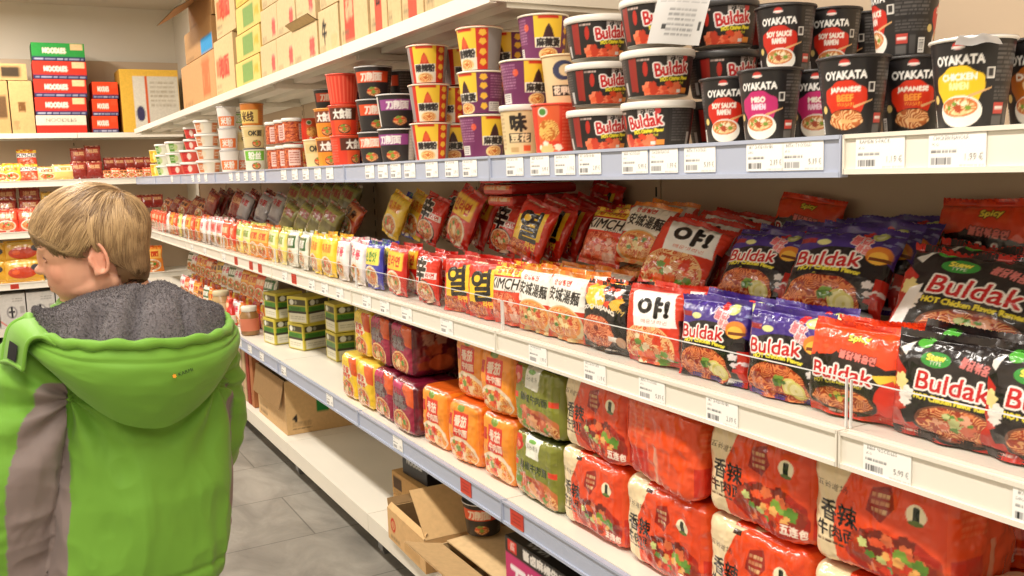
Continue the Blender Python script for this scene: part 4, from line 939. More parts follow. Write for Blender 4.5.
for key, px, yaw, n, where in front:
    _, w, h, t = PO[key]
    for j in range(n):
        X = 1.042+j*(t*.97+.012)
        pouch(key, px, X, ZM, f'{DESC[key]} {where}, {ROWN[j]}', gF, s=.97, lean=-5+(j % 2), yaw=yaw, roll=(0, 1.5, -1.2, .8)[(j+len(key)) % 4], Y=yat(px, 1.042, ZM+.08)+(.004*((j*7+len(key)) % 3-1) if j else 0))
seq = ['white', 'white', 'yellow', 'yellow', 'greenwhite', 'greenwhite', 'paleyellow', 'paleyellow', 'orange', 'orange', 'paleyellow', 'paleyellow', 'redfar', 'redfar', 'pinkwhite', 'pinkwhite', 'pinkwhite', 'white', 'orange', 'redfar', 'orange', 'white', 'paleyellow', 'redfar', 'orange', 'white', 'redfar']
y = yat(374, 1.042, ZM+.08)+.155
NUM = ['first', 'second', 'third', 'fourth', 'fifth', 'sixth', 'seventh', 'eighth', 'ninth', 'tenth', 'eleventh', 'twelfth', '13th', '14th', '15th', '16th', '17th', '18th', '19th', '20th', '21st', '22nd', '23rd', '24th', '25th', '26th', '27th', '28th', '29th', '30th', '31st', '32nd', '33rd', '34th', '35th', '36th', '37th', '38th', '39th', '40th']
rg = random.Random(8)
k = 0
while y < 7.75:
    key = seq[min(k, len(seq)-1)]; w = PO[key][1]
    for j in range(2 if y < 6 else 1):
        pouch(key, 0, 1.042+.058*j, ZM, f'{DESC[key]}, {NUM[k]} facing beyond the blue one, {"front" if j == 0 else "rear"} of two' if y < 6 else f'{DESC[key]}, {NUM[k]} facing beyond the blue one', gF, lean=-6, yaw=rg.uniform(-6, 6), roll=rg.uniform(-3, 3), Y=y, s=.98)
    y += .156; k += 1
# upper tiers leaning on the back panel
gU = 'pouches leaning on the upper tier of the middle shelf'
zb = ZM+.115
def stack(key, px, X, Z, n, d, lab, lean, yaw, roll, sc):
    w, h, t = PO[key][1:]; Y0 = yat(px, X+.04, Z+.06)
    for j in range(n):
        o = pouch(key, px, X, Z+.003*j, lab+', '+(ROWN[j] if n > 2 else ('front of two', 'rear of two')[j]), gU, lean=lean, yaw=yaw, roll=roll, s=sc, Y=Y0+j*d*math.sin(R(yaw)))
        o.location.x = X+j*d*math.cos(R(yaw))
    return Y0
def flats(key, Y, n, lab, X=1.165, sc=1.0, z0=0):
    t = PO[key][3]
    for j in range(n):
        o = pouch(key, 0, X, ZM+z0+.026+.050*j, f'{lab}, {("bottom", "upper", "third")[j]} one', gU, lean=-90, yaw=(j*5) % 7-3, Y=Y, s=sc); o.location.z = ZM+z0+.0275+.052*j
Ya = stack('stewbig', 968, 1.13, ZM+.087, 2, .075, 'large glossy black and red noodle pack tilted on the upper tier', -33, 8, 4, 1.0)
flats('red', Ya, 1, 'orange-red noodle pouch lying under the large tilted pack', sc=1.0)
pouch('red', 985, 1.39, zb+.015, 'orange-red noodle pouch in shade against the back panel at the right edge', gU, lean=-8, s=1.2)
Ya = stack('lime', 843, 1.145, zb, 4, .062, 'purple and black noodle pouch on the upper tier, right stack', -32, 12, 2, 1.10); flats('lime', Ya, 2, 'purple noodle pouch lying under the right purple stack', X=1.17)
Ya = stack('lime', 764, 1.16, zb, 4, .062, 'purple and black noodle pouch on the upper tier, left stack', -32, 7, 2, 1.0); flats('lime', Ya, 2, 'purple noodle pouch lying under the left purple stack', X=1.18)
Ya = stack('ya', 684, 1.135, zb-.005, 4, .062, 'red noodle pouch with white panel tilted on the upper tier', -33, 16, 10, 1.04); flats('ya', Ya-.01, 2, 'red noodle pouch lying under the tilted white-panelled ones', X=1.18)
pouch('red', 800, 1.405, zb+.035, 'orange-red noodle pouch poking up behind the purple stacks', gU, lean=-8, yaw=4, roll=6)
stack('anseong', 649, 1.20, zb+.034, 2, .062, 'white and orange noodle pouch on the upper tier', -26, 10, 6, .94); flats('anseong', yat(640, 1.24, 1.0), 3, 'white and orange noodle pouch lying under the upper tier', X=1.20)
stack('kimchi', 611, 1.20, zb+.024, 2, .062, 'yellow, white and red noodle pouch on the upper tier', -26, 8, 4, .94); flats('kimchi', yat(604, 1.24, 1.0), 2, 'yellow, white and red noodle pouch lying under the upper tier', X=1.20)
for j, px in enumerate((521, 541, 557, 573, 588)):
    pouch('yeol', px, 1.135+.056*j, zb+.016, f'red noodle pouch with yellow brush panel slanting on the upper tier, {NUM[j]} from the left', gU, lean=-18, yaw=4, roll=15, s=.98)
pouch('yeol', 598, 1.41, zb+.05, 'red noodle pouch in shade behind the slanting pouches', gU, lean=-8, yaw=0, roll=8)
flats('yeol', yat(530, 1.24, 1.0), 2, 'red noodle pouch lying under the slanting ones, left pile', X=1.17); flats('yeol', yat(570, 1.24, 1.0), 2, 'red noodle pouch lying under the slanting ones, right pile', X=1.17)
flats('shin', yat(495, 1.24, 1.0), 2, 'red noodle pouch lying under the black brush character', X=1.17); flats('redyellow', yat(462, 1.24, 1.0), 2, 'red noodle pouch lying under the pale yellow panels', X=1.17); flats('shin', yat(424, 1.24, 1.0), 2, 'red noodle pouch lying under the round picture', X=1.17); flats('yellow', yat(390, 1.24, 1.0), 2, 'yellow noodle pouch lying beside the upright post', X=1.17)
zb = ZM+.138
pouch('shin', 499, 1.22, zb-.01, 'red noodle pouch with black brush character on the upper tier', gU, lean=-18, roll=8)
for j, px in enumerate((454, 471, 484)): pouch('redyellow', px, 1.15+.064*j, zb, f'red noodle pouch with pale yellow panel on the upper tier, {NUM[j]} from the left', gU, lean=-18, yaw=-4, roll=14, s=1.1)
flat_ = brick_mesh('noodle_pouch', .15, .21, .028, .012, dict(front=G((206, 44, 30), (226, 130, 60), (240, 210, 170), '라면', 40, 10, seed=31, bowl=False), side=(176, 30, 22), top=(186, 34, 24)), 31, wr=.45, n=26)
for j in range(3):
    o = bpy.data.objects.new('noodle_pouch', flat_); COL.objects.link(o); o.location = (1.27, yat(500-4*j, 1.165, 1.24), 1.194+.0305*j); o.rotation_euler = (0, 0, -PI/2+R(-3+5*j))
    tag(o, f'red noodle pouch lying flat, {("lowest", "middle", "topmost")[j]} of the flat pile near the upper shelf', 'noodle pouch', gU)
for j in range(2): pouch('shin', 424, 1.17+.06*j, zb, f'red noodle pouch with round picture left of the pale yellow panels, {("front", "rear")[j]} of two', gU, lean=-18, roll=12, s=1.02, Y=yat(424, 1.17, zb+.06)-.04*j)
for j in range(2): pouch('yellow', 388, 1.17+.06*j, zb, f'yellow noodle pouch leaning beside the upright post, {("front", "rear")[j]} of two', gU, lean=-18, roll=14, Y=yat(388, 1.17, zb+.06)-.05*j)
pouch('blueyellow', 404, 1.30, zb-.01, 'blue and yellow noodle pouch in shade behind the yellow ones', gU, lean=-14, roll=8)
pouch('brownred', 345, 1.20, zb-.02, 'orange-brown noodle pouch leaning at the near end of the olive ones', gU, lean=-24, roll=18)
for j, px in enumerate((283, 298, 311, 323)): pouch('olive', px, 1.12, zb-.05, f'olive noodle pouch in the lower row of olive ones, {NUM[j]} from the left', gU, lean=-18, roll=20, yaw=10)
for j, px in enumerate((289, 300, 312, 322, 332, 342)): pouch('olive', px, 1.29, zb+.02, f'olive noodle pouch in the upper row of olive ones, {NUM[j]} from the left', gU, lean=-16, roll=14, yaw=10, s=1.08)
for j, px in enumerate((289, 300, 312, 322, 332, 342)): pouch('olive', px, 1.30, ZM, f'olive noodle pouch standing below the upper olive row, {NUM[j]} from the left', gU, lean=-4, yaw=10)
for j, px in enumerate((283, 298, 311, 323)): flats('olive', yat(px, 1.16, 1.0), 1, f'olive noodle pouch lying under the lower olive row, {NUM[j]} from the left', X=1.13, sc=.8)
for j, px in enumerate((240, 258, 272)): flats('silver', yat(px, 1.2, 1.0), 2, f'silver noodle pouch lying under the silver ones, {NUM[j]} from the left', X=1.19)
for j, px in enumerate((207, 219, 232, 250)): flats('darkred', yat(px, 1.22, 1.0), 2, f'dark red noodle pouch lying under the far group, {NUM[j]} from the left', X=1.19)
for j, px in enumerate((240, 258, 272)): pouch('silver', px, 1.17+.04*j, zb-.02, f'silver noodle pouch leaning left of the olive ones, {NUM[j]} from the left', gU, lean=-20, roll=14, yaw=10)
for j, px in enumerate((207, 216, 224, 232, 247, 262)): pouch('darkred', px, 1.17+.062*(j % 3), zb-.02, f'dark red noodle pouch in the shaded far group, {NUM[j]} from the left', gU, lean=-18, roll=16, yaw=12, s=1.05)
for j, px in enumerate((163, 171, 180, 189, 197)): pouch('darkred' if j % 2 else 'brownred', px, 1.16, zb-.04, f'{"dark red" if j % 2 else "brown-red"} noodle pouch near the corner of the shelves, {NUM[j]} from the left', gU, lean=-30, roll=10, yaw=12)
# ------------------------------------------------------------------ bundles on the lower shelf
BW, BD, BH = .224, .160, .174
bt, bs = art_beef_top(), art_beef_side()
def bundle(name, faces, w, d, h, seeds, **k): return [brick_mesh(name, w, d, h, .024, faces, s, **k) for s in seeds]
beef = bundle('noodle_bundle', dict(front=art_beef(), top=bt, right=bs, left=(228, 204, 160), side=(220, 66, 28)), BW, BD, BH, (1, 2, 3), wr=1.0, bulge=.008)
beefplain = bundle('noodle_bundle', dict(front=bs, top=bt, right=bs, left=(228, 76, 30), side=(226, 70, 28)), BW, BD, BH, (4,), wr=1.3, bulge=.008)
green = bundle('noodle_bundle', dict(front=art_green(), side=(124, 128, 44), top=(70, 74, 34)), .196, BD, .163, (5, 6), wr=1.0, bulge=.008)
os_ = art_orange_side()
orng = bundle('noodle_bundle', dict(front=art_orange(), side=os_, top=(224, 100, 30)), .149, BD, .170, (7, 8, 9), wr=.9, bulge=.010)
ps_ = art_plum_side()
plum = bundle('noodle_bundle', dict(front=art_plum(), side=ps_, top=(112, 20, 44)), .158, BD, .160, (10, 11), wr=.8, bulge=.006)
ylw = bundle('noodle_bundle', dict(front=art_plum(yellow=True), side=(236, 190, 50), top=(240, 206, 80)), .146, BD, .156, (12, 13), wr=.8, bulge=.006)
gN = 'five-packs on the fourth shelf down'
_bc = {}
def brk(V, px, X, Z, label, group=gN, yaw=0, h=.17, Y=None, s=1.0, name='noodle_bundle', cat='noodle five-pack', lean=0):
    i = _bc.get(id(V), 0); _bc[id(V)] = i+1
    o = bpy.data.objects.new(name, V[i % len(V)]); COL.objects.link(o)
    if Y is None: Y = yat(px, X-.08, Z+h/2)
    Y += .028 if V is beef or V is beefplain else .024 if V is green else .012 if V is orng else 0
    o.location = (X, Y, Z+.002); o.rotation_euler = (R(lean), 0, -PI/2+R(yaw)); o.scale = (s, s, s); tag(o, label, cat, group); return o
z2 = ZL+BH+.005; XF = 1.04+BD/2
b5 = 'red beef noodle five-pack with cream strip'
brk(beef, 1010, XF-.02, ZL, f'{b5}, at the right picture edge, nothing stacked on it', yaw=4, Y=.562, s=1.22)
brk(beef, 890, XF, z2, f'{b5}, upper one of the stack nearest the right edge', yaw=2); brk(beef, 905, XF, ZL, f'{b5}, lower one of the stack nearest the right edge', Y=.812)
brk(beef, 768, XF, z2, f'{b5}, upper one of the stack under the shelf joint', yaw=2); brk(beef, 768, XF, ZL, f'{b5}, lower one of the stack under the shelf joint', Y=1.05)
brk(beefplain, 668, XF-.015, z2, 'orange-red five-pack with torn plain film turned side-on, upper one of its stack', yaw=-6, s=.96); brk(beef, 668, XF, ZL, f'{b5}, under the plain-filmed bundle', Y=1.292)
brk(beef, 602, XF, z2, f'{b5}, upper one beside the green bundles', yaw=0); brk(beef, 600, XF, ZL, f'{b5}, lower one beside the green bundles', Y=1.531)
zg = ZL+.168
brk(green, 541, XF, zg, 'olive green five-pack with white label, upper of the two'); brk(green, 541, XF, ZL, 'olive green five-pack with white label, lower of the two', Y=1.766)
zo = ZL+.175
go = 'orange five-pack with red panel'
brk(orng, 503, XF, zo, f'{go}, upper one beside the green bundles', yaw=4, Y=1.955); brk(orng, 500, XF, ZL, f'{go}, lower one beside the green bundles', yaw=3, Y=1.962)
brk(orng, 470, XF+.02, zo, f'{go}, upper one next to the plum bundles', yaw=5, Y=2.14); brk(orng, 470, XF-.01, ZL, f'{go}, lower one in the middle of the three', yaw=5, Y=2.14); brk(orng, 441, XF-.01, ZL, f'{go}, single one beside the plum bundles', yaw=4, Y=2.322)
zp = ZL+.165
pl = 'plum red bundle of noodles'
brk(plum, 400, XF, zp, f'{pl}, upper one nearer the orange bundles', h=.16, Y=2.585); brk(plum, 373, XF, zp, f'{pl}, upper one beside the yellow bundle', h=.16, Y=2.762)
brk(plum, 400, XF-.03, ZL, f'{pl}, lower one nearer the orange bundles', h=.16, Y=2.52); brk(plum, 373, XF-.02, ZL, f'{pl}, lower one beside the yellow bundle', h=.16, Y=2.70)
brk(ylw, 356, XF, zp, 'yellow bundle of noodles, upper one beside the plum bundles', h=.16, Y=2.93); brk(ylw, 356, XF-.02, ZL, 'yellow bundle of noodles, lower one beside the plum bundles', h=.16, Y=2.87); brk(ylw, 340, XF-.02, ZL, 'yellow bundle of noodles at the far end of the yellow ones', h=.16, Y=3.03)
# second rows, seen over the first
for V, y, n in ((beef, .83, 'red five-pack at the back behind the stack nearest the right edge'), (beef, 1.06, 'red five-pack at the back behind the stack under the joint'), (beef, 1.30, 'red five-pack at the back behind the plain-filmed bundle'), (beef, 1.53, 'red five-pack at the back beside the green ones'), (green, 1.76, 'olive green five-pack at the back of the shelf'), (orng, 1.955, 'orange five-pack at the back beside the green ones'), (orng, 2.14, 'orange five-pack at the back next to the plum ones'), (plum, 2.585, 'plum red bundle at the back nearer the orange ones'), (plum, 2.76, 'plum red bundle at the back beside the yellow one')):
    z = {id(beef): z2, id(green): zg, id(orng): zo, id(plum): zp}[id(V)]
    brk(V, 0, XF+.192, z, n+', upper', Y=y); brk(V, 0, XF+.192, ZL, n+', lower', Y=y)
# small cubes
def art_cube(n=44, m=40):
    a = Art(.13, .115, n, m, (206, 190, 70)); a.rect(.08, .66, .92, .88, (70, 66, 42)); a.ell(.25, .77, .1, .1, (226, 226, 210)); a.ell(.45, .77, .06, .07, (150, 150, 130)); a.rect(.08, .46, .92, .64, (70, 130, 40)); a.text('Noodle', .45, .55, .5, .1, (30, 60, 20), bold=.5); a.rect(.06, .38, .94, .46, (60, 52, 40)); a.rect(.1, .06, .92, .37, (226, 222, 200)); a.lines(.16, .14, .86, .3, 2, (180, 176, 150)); return a.done()
ac = art_cube()
cube = [brick_mesh('noodle_box', .135, .135, .122, .004, dict(front=ac, right=ac, left=ac, side=(206, 186, 64), top=(186, 170, 60)), mats=M['gloss_box'], n=8)]
gC = 'yellow and green boxes of noodles'
zc_ = ZL+.124
for px, z, Xc, yw, lb in ((298, ZL, 1.19, 14, 'front lower one of the taller group'), (298, zc_, 1.19, 24, 'front upper one of the taller group'), (335, ZL, 1.25, 0, 'lower of the pair by yellow bundles'), (334, zc_, 1.25, 0, 'upper of the pair by yellow bundles'),
                          (272, ZL, 1.13, 8, 'lower at the far side'), (273, zc_, 1.135, 10, 'upper at the far side'), (364, zc_, 1.33, 0, 'upper one tucked behind the yellow bundle'), (364, ZL, 1.33, 0, 'lower one tucked behind the yellow bundle'), (313, ZL, 1.36, 0, 'rear lower one in the shade'), (313, zc_, 1.36, 0, 'rear upper one in the shade')):
    brk(cube, px, Xc, z, f'yellow and green noodle box with white panel, {lb}', gC, yaw=yw, h=.11, Y=yat(px, Xc-.05, z+.05), name='noodle_box', cat='noodle box')
# jars, bottles and bags beyond
def lathed(name, parts, loc, label, cat, group=None):
    root = bpy.data.objects.new(name, None); COL.objects.link(root); root.location = loc; tag(root, label, cat, group)
    for pn, prof, col, ma in parts:
        b = Bag(); V, Q = lathe(prof, 24, None); b.add(V, Q, lin(col)); obj(pn, b.build(pn, [ma], True), root)
    return root
def jar(px, X, z, s, body, lab, lid, label):
    Y = yat(px, X, z+.05)
    lathed('pickle_jar', (('glass', [(0, 0), (.036*s, 0), (.04*s, .006), (.04*s, .085*s), (.032*s, .1*s), (.03*s, .108*s)], body, M['film']), ('paper_label', [(.0405*s, .02*s), (.0407*s, .022*s), (.0407*s, .072*s), (.0405*s, .074*s)], lab, M['paper_cup']), ('lid', [(.033*s, .104*s), (.034*s, .106*s), (.034*s, .122*s), (.031*s, .125*s), (0, .125*s)], lid, M['paper_cup'])), (X, Y, z+.002), label, 'jar', 'jars on the fourth shelf down')
def bottle(px, X, z, s, col, label):
    Y = yat(px, X, z+.05)
    lathed('sauce_bottle', (('bottle', [(0, 0), (.03*s, 0), (.033*s, .006), (.033*s, .07*s), (.024*s, .095*s), (.012*s, .115*s), (.011*s, .135*s)], col, M['film']), ('paper_label', [(.0335*s, .018*s), (.0338*s, .02*s), (.0338*s, .062*s), (.0335*s, .064*s)], (226, 220, 200), M['paper_cup']), ('cap', [(.0125*s, .13*s), (.013*s, .131*s), (.013*s, .15*s), (0, .152*s)], col, M['paper_cup'])), (X, Y, z+.002), label, 'bottle')
jar(250, 1.05, ZL, 1.15, (150, 110, 60), (206, 120, 90), (226, 222, 206), 'glass jar with cream lid beside the yellow and green boxes')
jar(222, 1.04, ZL+.0, 1.3, (190, 160, 110), (226, 206, 160), (206, 196, 160), 'tall jar with beige lid standing before the orange bags')
bottle(232, 1.035, ZL, .95, (206, 40, 34), 'small red sauce bottle with white label at the shelf edge')
far = [('greenwhite', 'green and white'), ('brownred', 'dark orange'), ('orange', 'orange'), ('white', 'white'), ('redfar', 'light red'), ('white', 'white'), ('goldbag', 'gold'), ('orange', 'orange')]
yy = yat(262, 1.06, ZL+.07)+.05
for k_ in range(14):
    key, nm = far[k_ % 8]; w_, h_ = PO[key][1], PO[key][2]
    if k_ >= 2: pouch(key, 0, 1.06, ZL, f'{nm} pouch, lower layer at far end of fourth shelf, {NUM[k_]} past jars', 'bags at the far end of the fourth shelf', lean=-4, yaw=8, Y=yy, s=.9)
    pouch(far[(k_*3+1) % 8][0] if k_ != 0 else 'greenwhite', 0, 1.115, ZL+.150, f'{far[(k_*3+1) % 8][1] if k_ else "green and white"} pouch, upper layer at far end of fourth shelf, {NUM[k_]} past jars', 'bags at the far end of the fourth shelf', lean=-14, yaw=10, Y=yy+.03, s=1.0)
    brk(ylw if k_ % 2 else plum, 0, 1.20, ZL, f'{"yellow" if k_ % 2 else "plum red"} bundle in shade at far end of fourth shelf, {NUM[k_]} past jars', 'bags at the far end of the fourth shelf', Y=yy+.02, s=.9)
    yy += .158
# ------------------------------------------------------------------ cartons
def boxface(**k): return k
def carton(name, w, d, h, faces, loc, rz, label, group, cat='carton', mat_=None, parts=None):
    me = brick_mesh(name, w, d, h, .003, faces, mats=mat_ or M['carton'], n=6)
    o = obj(name, me, None, loc, (0, 0, rz)); tag(o, label, cat, group); return o
def open_carton(w, d, h, base, faces, loc, rz, label, flaps, group, inner=(150, 118, 78), flapface=None):
    """hollow box: walls with thickness, four flaps; flaps: dict side -> angle from upright, outwards positive"""
    root = bpy.data.objects.new('open_carton', None); COL.objects.link(root); root.location = loc; root.rotation_euler = (0, 0, rz); tag(root, label, 'carton', group)
    t = .004; b = Bag(); ci = lin(inner)
    def wall(f, nu, nv):
        c = faces.get(f, base); U, V, Nn = map(np.array, FACES[f]); hf = np.array([w, d, h])/2
        if isinstance(c, np.ndarray): nv, nu = c.shape[:2]
        else: c = np.broadcast_to(lin(c), (nv, nu, 3))
        s, q = np.meshgrid(np.linspace(-1, 1, nu), np.linspace(-1, 1, nv)); p = (s[..., None]*U+q[..., None]*V+Nn)*hf
        p[..., 2] += h/2; b.add(p, gquads(nu, nv), c)
        p2 = p-Nn*t; b.add(p2, gquads(nu, nv, flip=True), ci)
    for f in ('front', 'back', 'left', 'right'): wall(f, 6, 6)
    b.box((-w/2+t, -d/2+t, 0), (w/2-t, d/2-t, t), ci)
    for a, c in (((-w/2, -d/2), (w/2, -d/2+t)), ((-w/2, d/2-t), (w/2, d/2)), ((-w/2, -d/2), (-w/2+t, d/2)), ((w/2-t, -d/2), (w/2, d/2))): b.box((*a, h-.001), (*c, h+.0005), lin(base))
    obj('body', b.build('body', [M['carton']], False), root)
    for f, (ang, L) in flaps.items():
        Nn = np.array(FACES[f][2], float); U = np.array(FACES[f][0], float); hw = (w if abs(U[0]) else d)/2-.003
        a = R(ang); dirv = np.array([0, 0, 1])*math.cos(a)+Nn*math.sin(a); nrm = np.cross(U, dirv)
        hinge = Nn*np.array([w/2, d/2, 0])+np.array([0, 0, h+.001])
        nu, nv = 14, 8; s, q = np.meshgrid(np.linspace(-1, 1, nu), np.linspace(0, 1, nv))
        P = hinge+s[..., None]*U*hw*(1-.04*q[..., None])+q[..., None]*dirv*L+nrm*(.006*np.sin(q*2.5)[..., None]*L*4)
        fb = Bag(); fb.add(P, gquads(nu, nv), lin(base)); fb.add(P-nrm*.003, gquads(nu, nv, flip=True), lin(inner) if not flapface else lin(flapface))
        obj('flap', fb.build('flap', [M['carton']], True), root)
    return root
gT = 'cartons on the top shelf'
tan_ = (196, 162, 114); tan2 = (208, 180, 132); br = (182, 138, 88); wb = (214, 178, 128)
def tbox(px0, px1, z0, h, faces, label, X=1.025, d=.3, base=tan_, yaw=0, xoff=0):
    Ya, Yb_ = yat(px1, X, ZT+z0), yat(px0, X, ZT+z0); w = Yb_-Ya-.004
    f = dict(side=base); f.update(faces); return carton('carton', w, d, h, f, (X+d/2+xoff, (Ya+Yb_)/2, ZT+.001+z0), -PI/2+R(yaw), label, gT)
def A(w, h, base, n=40, **k): return art_card(w, h, base, n=n, **k)
redp = (206, 70, 50)
tbox(184, 217, 0, .245, dict(front=A(.9, .245, (196, 148, 96), word='面', col=(206, 110, 60), ws=.2, wpos=(.75, .5))), 'brown carton, lower one at the far end of the top shelf', base=br)
tbox(186, 213, .247, .165, dict(front=A(.9, .165, br, label=(.60, .05, .98, .5, (36, 140, 196)))), 'brown carton with blue label, second layer at the far end of the top shelf', base=br)
fl = Bag(); fl.add([(0, 0, 0), (.0, .22, 0), (-.22, .22, .17), (-.22, 0, .17)], [[0, 1, 2, 3]], lin(br)); fl.add([(0, 0, .004), (.0, .22, .004), (-.22, .22, .174), (-.22, 0, .174)], [[3, 2, 1, 0]], lin((150, 112, 70)))
oc = open_carton(.62, .3, .13, br, dict(front=A(.62, .13, br)), (1.18, yat(200, 1.03, 2.15), ZT+.414), -PI/2, 'brown open carton on top of the blue-labelled one, its flap hanging out', {'front': (122, .21), 'left': (60, .14)}, gT)
tp = lambda w, h, s: A(w, h, (212, 182, 132), word='泡面', col=redp, ws=.5, seed=s, label=(.1, .35, .6, .65, (226, 120, 80)))
tbox(217, 236, 0, .27, dict(front=tp(.4, .27, 1)), 'cream carton with red print, lower of two beside the yellow boxes', base=tan2)
tbox(217, 236, .272, .26, dict(front=tp(.4, .26, 2)), 'cream carton with red print, upper of two beside the yellow boxes', base=tan2)
yg = lambda s: A(.44, .115, (226, 196, 112), label=(.30, .15, .72, .85, (128, 160, 84)), marks=False, word='米线', wpos=(.84, .5), ws=.16, col=(226, 170, 50))
for i, t in enumerate(('bottom', 'middle', 'third')):
    tbox(237, 261, .117*i, .115, dict(front=yg(i)), f'yellow carton with green panel, {t} of the yellow stack', base=(214, 180, 100))
tbox(236, 261, .352, .13, dict(front=A(.45, .13, (230, 196, 90), word='面条', wpos=(.6, .5), ws=.4, col=(226, 150, 40))), 'plain yellow carton on top of the green-panelled ones', base=(226, 190, 84))
cb = lambda s, w=.3, h=.17: A(w, h, (214, 188, 142), seed=s, word='辣', col=(206, 90, 80), wpos=(.78, .35), ws=.2, label=(.70, .15, .86, .6, (226, 150, 130)))
for j, (a, b_) in enumerate(((262, 278), (278, 296))):
    for i, t in enumerate(('bottom', 'second', 'third', 'topmost')): tbox(a, b_, .137*i, .135, dict(front=cb(i+j*4, .3, .135)), f'cream carton with small red mark, {t} of the {("second", "first")[j]} stack beyond the torn one', base=(224, 200, 156))
open_carton(.30, .3, .125, tan2, dict(front=cb(9, .3, .125)), (1.172, (yat(297, 1.03, 1.75)+yat(318, 1.03, 1.75))/2, ZT+.002), -PI/2, 'cream carton with torn front flap below a taller one', {'front': (55, .035)}, gT)
tbox(297, 316, .13, .22, dict(front=cb(4, .3, .22)), 'cream carton standing on the torn one', base=(216, 188, 142))
bf = lambda s: A(.32, .15, (212, 186, 140), seed=s, word='牛', col=(30, 24, 22), wpos=(.3, .5), ws=.22, label=(.62, .1, .9, .4, (230, 180, 130)))
for i, t in enumerate(('lower', 'upper')): tbox(320, 340, .152*i, .15, dict(front=bf(i)), f'cream carton with black brush character, {t} of two', base=tan2)
tbox(341.5, 369, 0, .225, dict(front=A(.42, .225, (210, 182, 134), label=(.18, .08, .52, .85, (206, 76, 56)), word='香辣', wpos=(.35, .5), ws=.26, col=(236, 170, 130))), 'cream carton with red label panel nearest the black-lettered ones', base=(214, 186, 140), d=.32)
for i, (a, b_, lb) in enumerate(((371, 388, 'first'), (388.5, 402, 'second'), (402.5, 424, 'third'), (425, 455, 'fourth'), (456, 486, 'fifth'))):
    tbox(a, b_, 0, .21, dict(front=A(.3, .21, (210, 182, 134), seed=i, label=(.3, .0, .7, .95, (206, 84, 60)) if i % 2 == 0 else None, word='骨汤' if i % 2 else '香', wpos=(.5, .6), ws=.3, col=(50, 36, 28))), f'cream carton with {"red stripe" if i % 2 == 0 else "black print"}, {lb} past the red label panel towards the near end', base=(216, 188, 142))

# bottom shelf
gD = 'cartons on the base shelf'
Bz = ZB+.001
oc = open_carton(.50, .335, .245, (206, 168, 118), dict(right=A(.335, .245, (210, 172, 120), n=60, word='4', wpos=(.12, .3), ws=.06, col=(40, 34, 30), label=(.42, .36, .58, .86, (40, 130, 60)), marks=True), front=A(.5, .245, (206, 170, 122), n=50)), (1.20, 4.20, Bz), -PI/2, 'large tan carton with green tape on the base shelf, one flap hanging down', {'front': (168, .13)}, gD)
for i, (y, h, cc, dd) in enumerate(((4.56, .30, (170, 110, 70), .30), (4.64, .32, (150, 62, 44), .28), (4.72, .30, (196, 168, 130), .30), (4.80, .31, (206, 180, 150), .26), (4.90, .29, (180, 150, 116), .30), (5.02, .30, (196, 164, 120), .3), (5.16, .27, (150, 100, 66), .3))):
    carton('flat_carton', .06, dd, h, dict(side=cc, front=A(.06, h, cc, n=14)), (1.03+dd/2, y, Bz), -PI/2, f'narrow {("brown", "red", "tan", "cream", "grey-tan", "tan", "dark brown")[i]} carton standing on edge, {NUM[i]} beyond the green-taped carton', gD)
open_carton(.315, .32, .10, (214, 176, 124), dict(front=A(.315, .10, (212, 172, 120), n=70, logo=(.16, .55, .07, (196, 50, 34)), label=(.46, .12, .86, .42, (196, 156, 104))), right=A(.32, .10, (206, 166, 114), n=70, logo=(.35, .5, .10, (190, 44, 30)))), (1.14, 2.465, Bz), -PI/2+R(-2), 'open tan carton with red round emblem at the edge of the base shelf', {'front': (-38, .02), 'right': (-52, .17), 'left': (55, .03), 'back': (20, .10)}, gD)
carton('carton', .235, .3, .046, dict(side=(190, 148, 92), front=A(.235, .046, (186, 144, 90), n=50)), (1.255, 2.765, Bz), -PI/2, 'flat brown carton at the bottom behind the open emblem carton', gD)
carton('carton', .235, .3, .081, dict(side=(196, 154, 98), front=A(.235, .081, (192, 150, 94), n=50, label=(.06, .3, .36, .8, (86, 64, 46))), right=A(.3, .081, (176, 134, 84), n=50, label=(.2, .25, .8, .8, (66, 50, 40)))), (1.255, 2.765, Bz+.048), -PI/2+R(1), 'brown carton with dark label, second layer behind the open emblem carton', gD)
carton('carton', .185, .24, .088, dict(side=(30, 28, 30), front=A(.185, .088, (36, 34, 36), n=50, word='NOODLE', col=(190, 190, 186), ws=.6, wpos=(.5, .6), marks=False), right=A(.24, .088, (40, 38, 40), n=40, label=(.0, .5, 1, 1, (206, 202, 196)), marks=False), top=(48, 46, 46)), (1.245, 2.735, Bz+.131), -PI/2+R(3), 'black and white box on the brown cartons', gD, mat_=M['gloss_box'])
open_carton(.33, .30, .10, (222, 190, 142), dict(front=A(.33, .10, (212, 174, 122), n=60, logo=(.2, .5, .06, (196, 50, 34)), label=(.4, .3, .8, .7, (150, 60, 44)))), (1.155, 2.105, Bz), -PI/2, 'smaller tan carton with its front flap bent outwards', {'front': (72, .12), 'back': (-89, .285)}, gD, inner=(204, 170, 122))
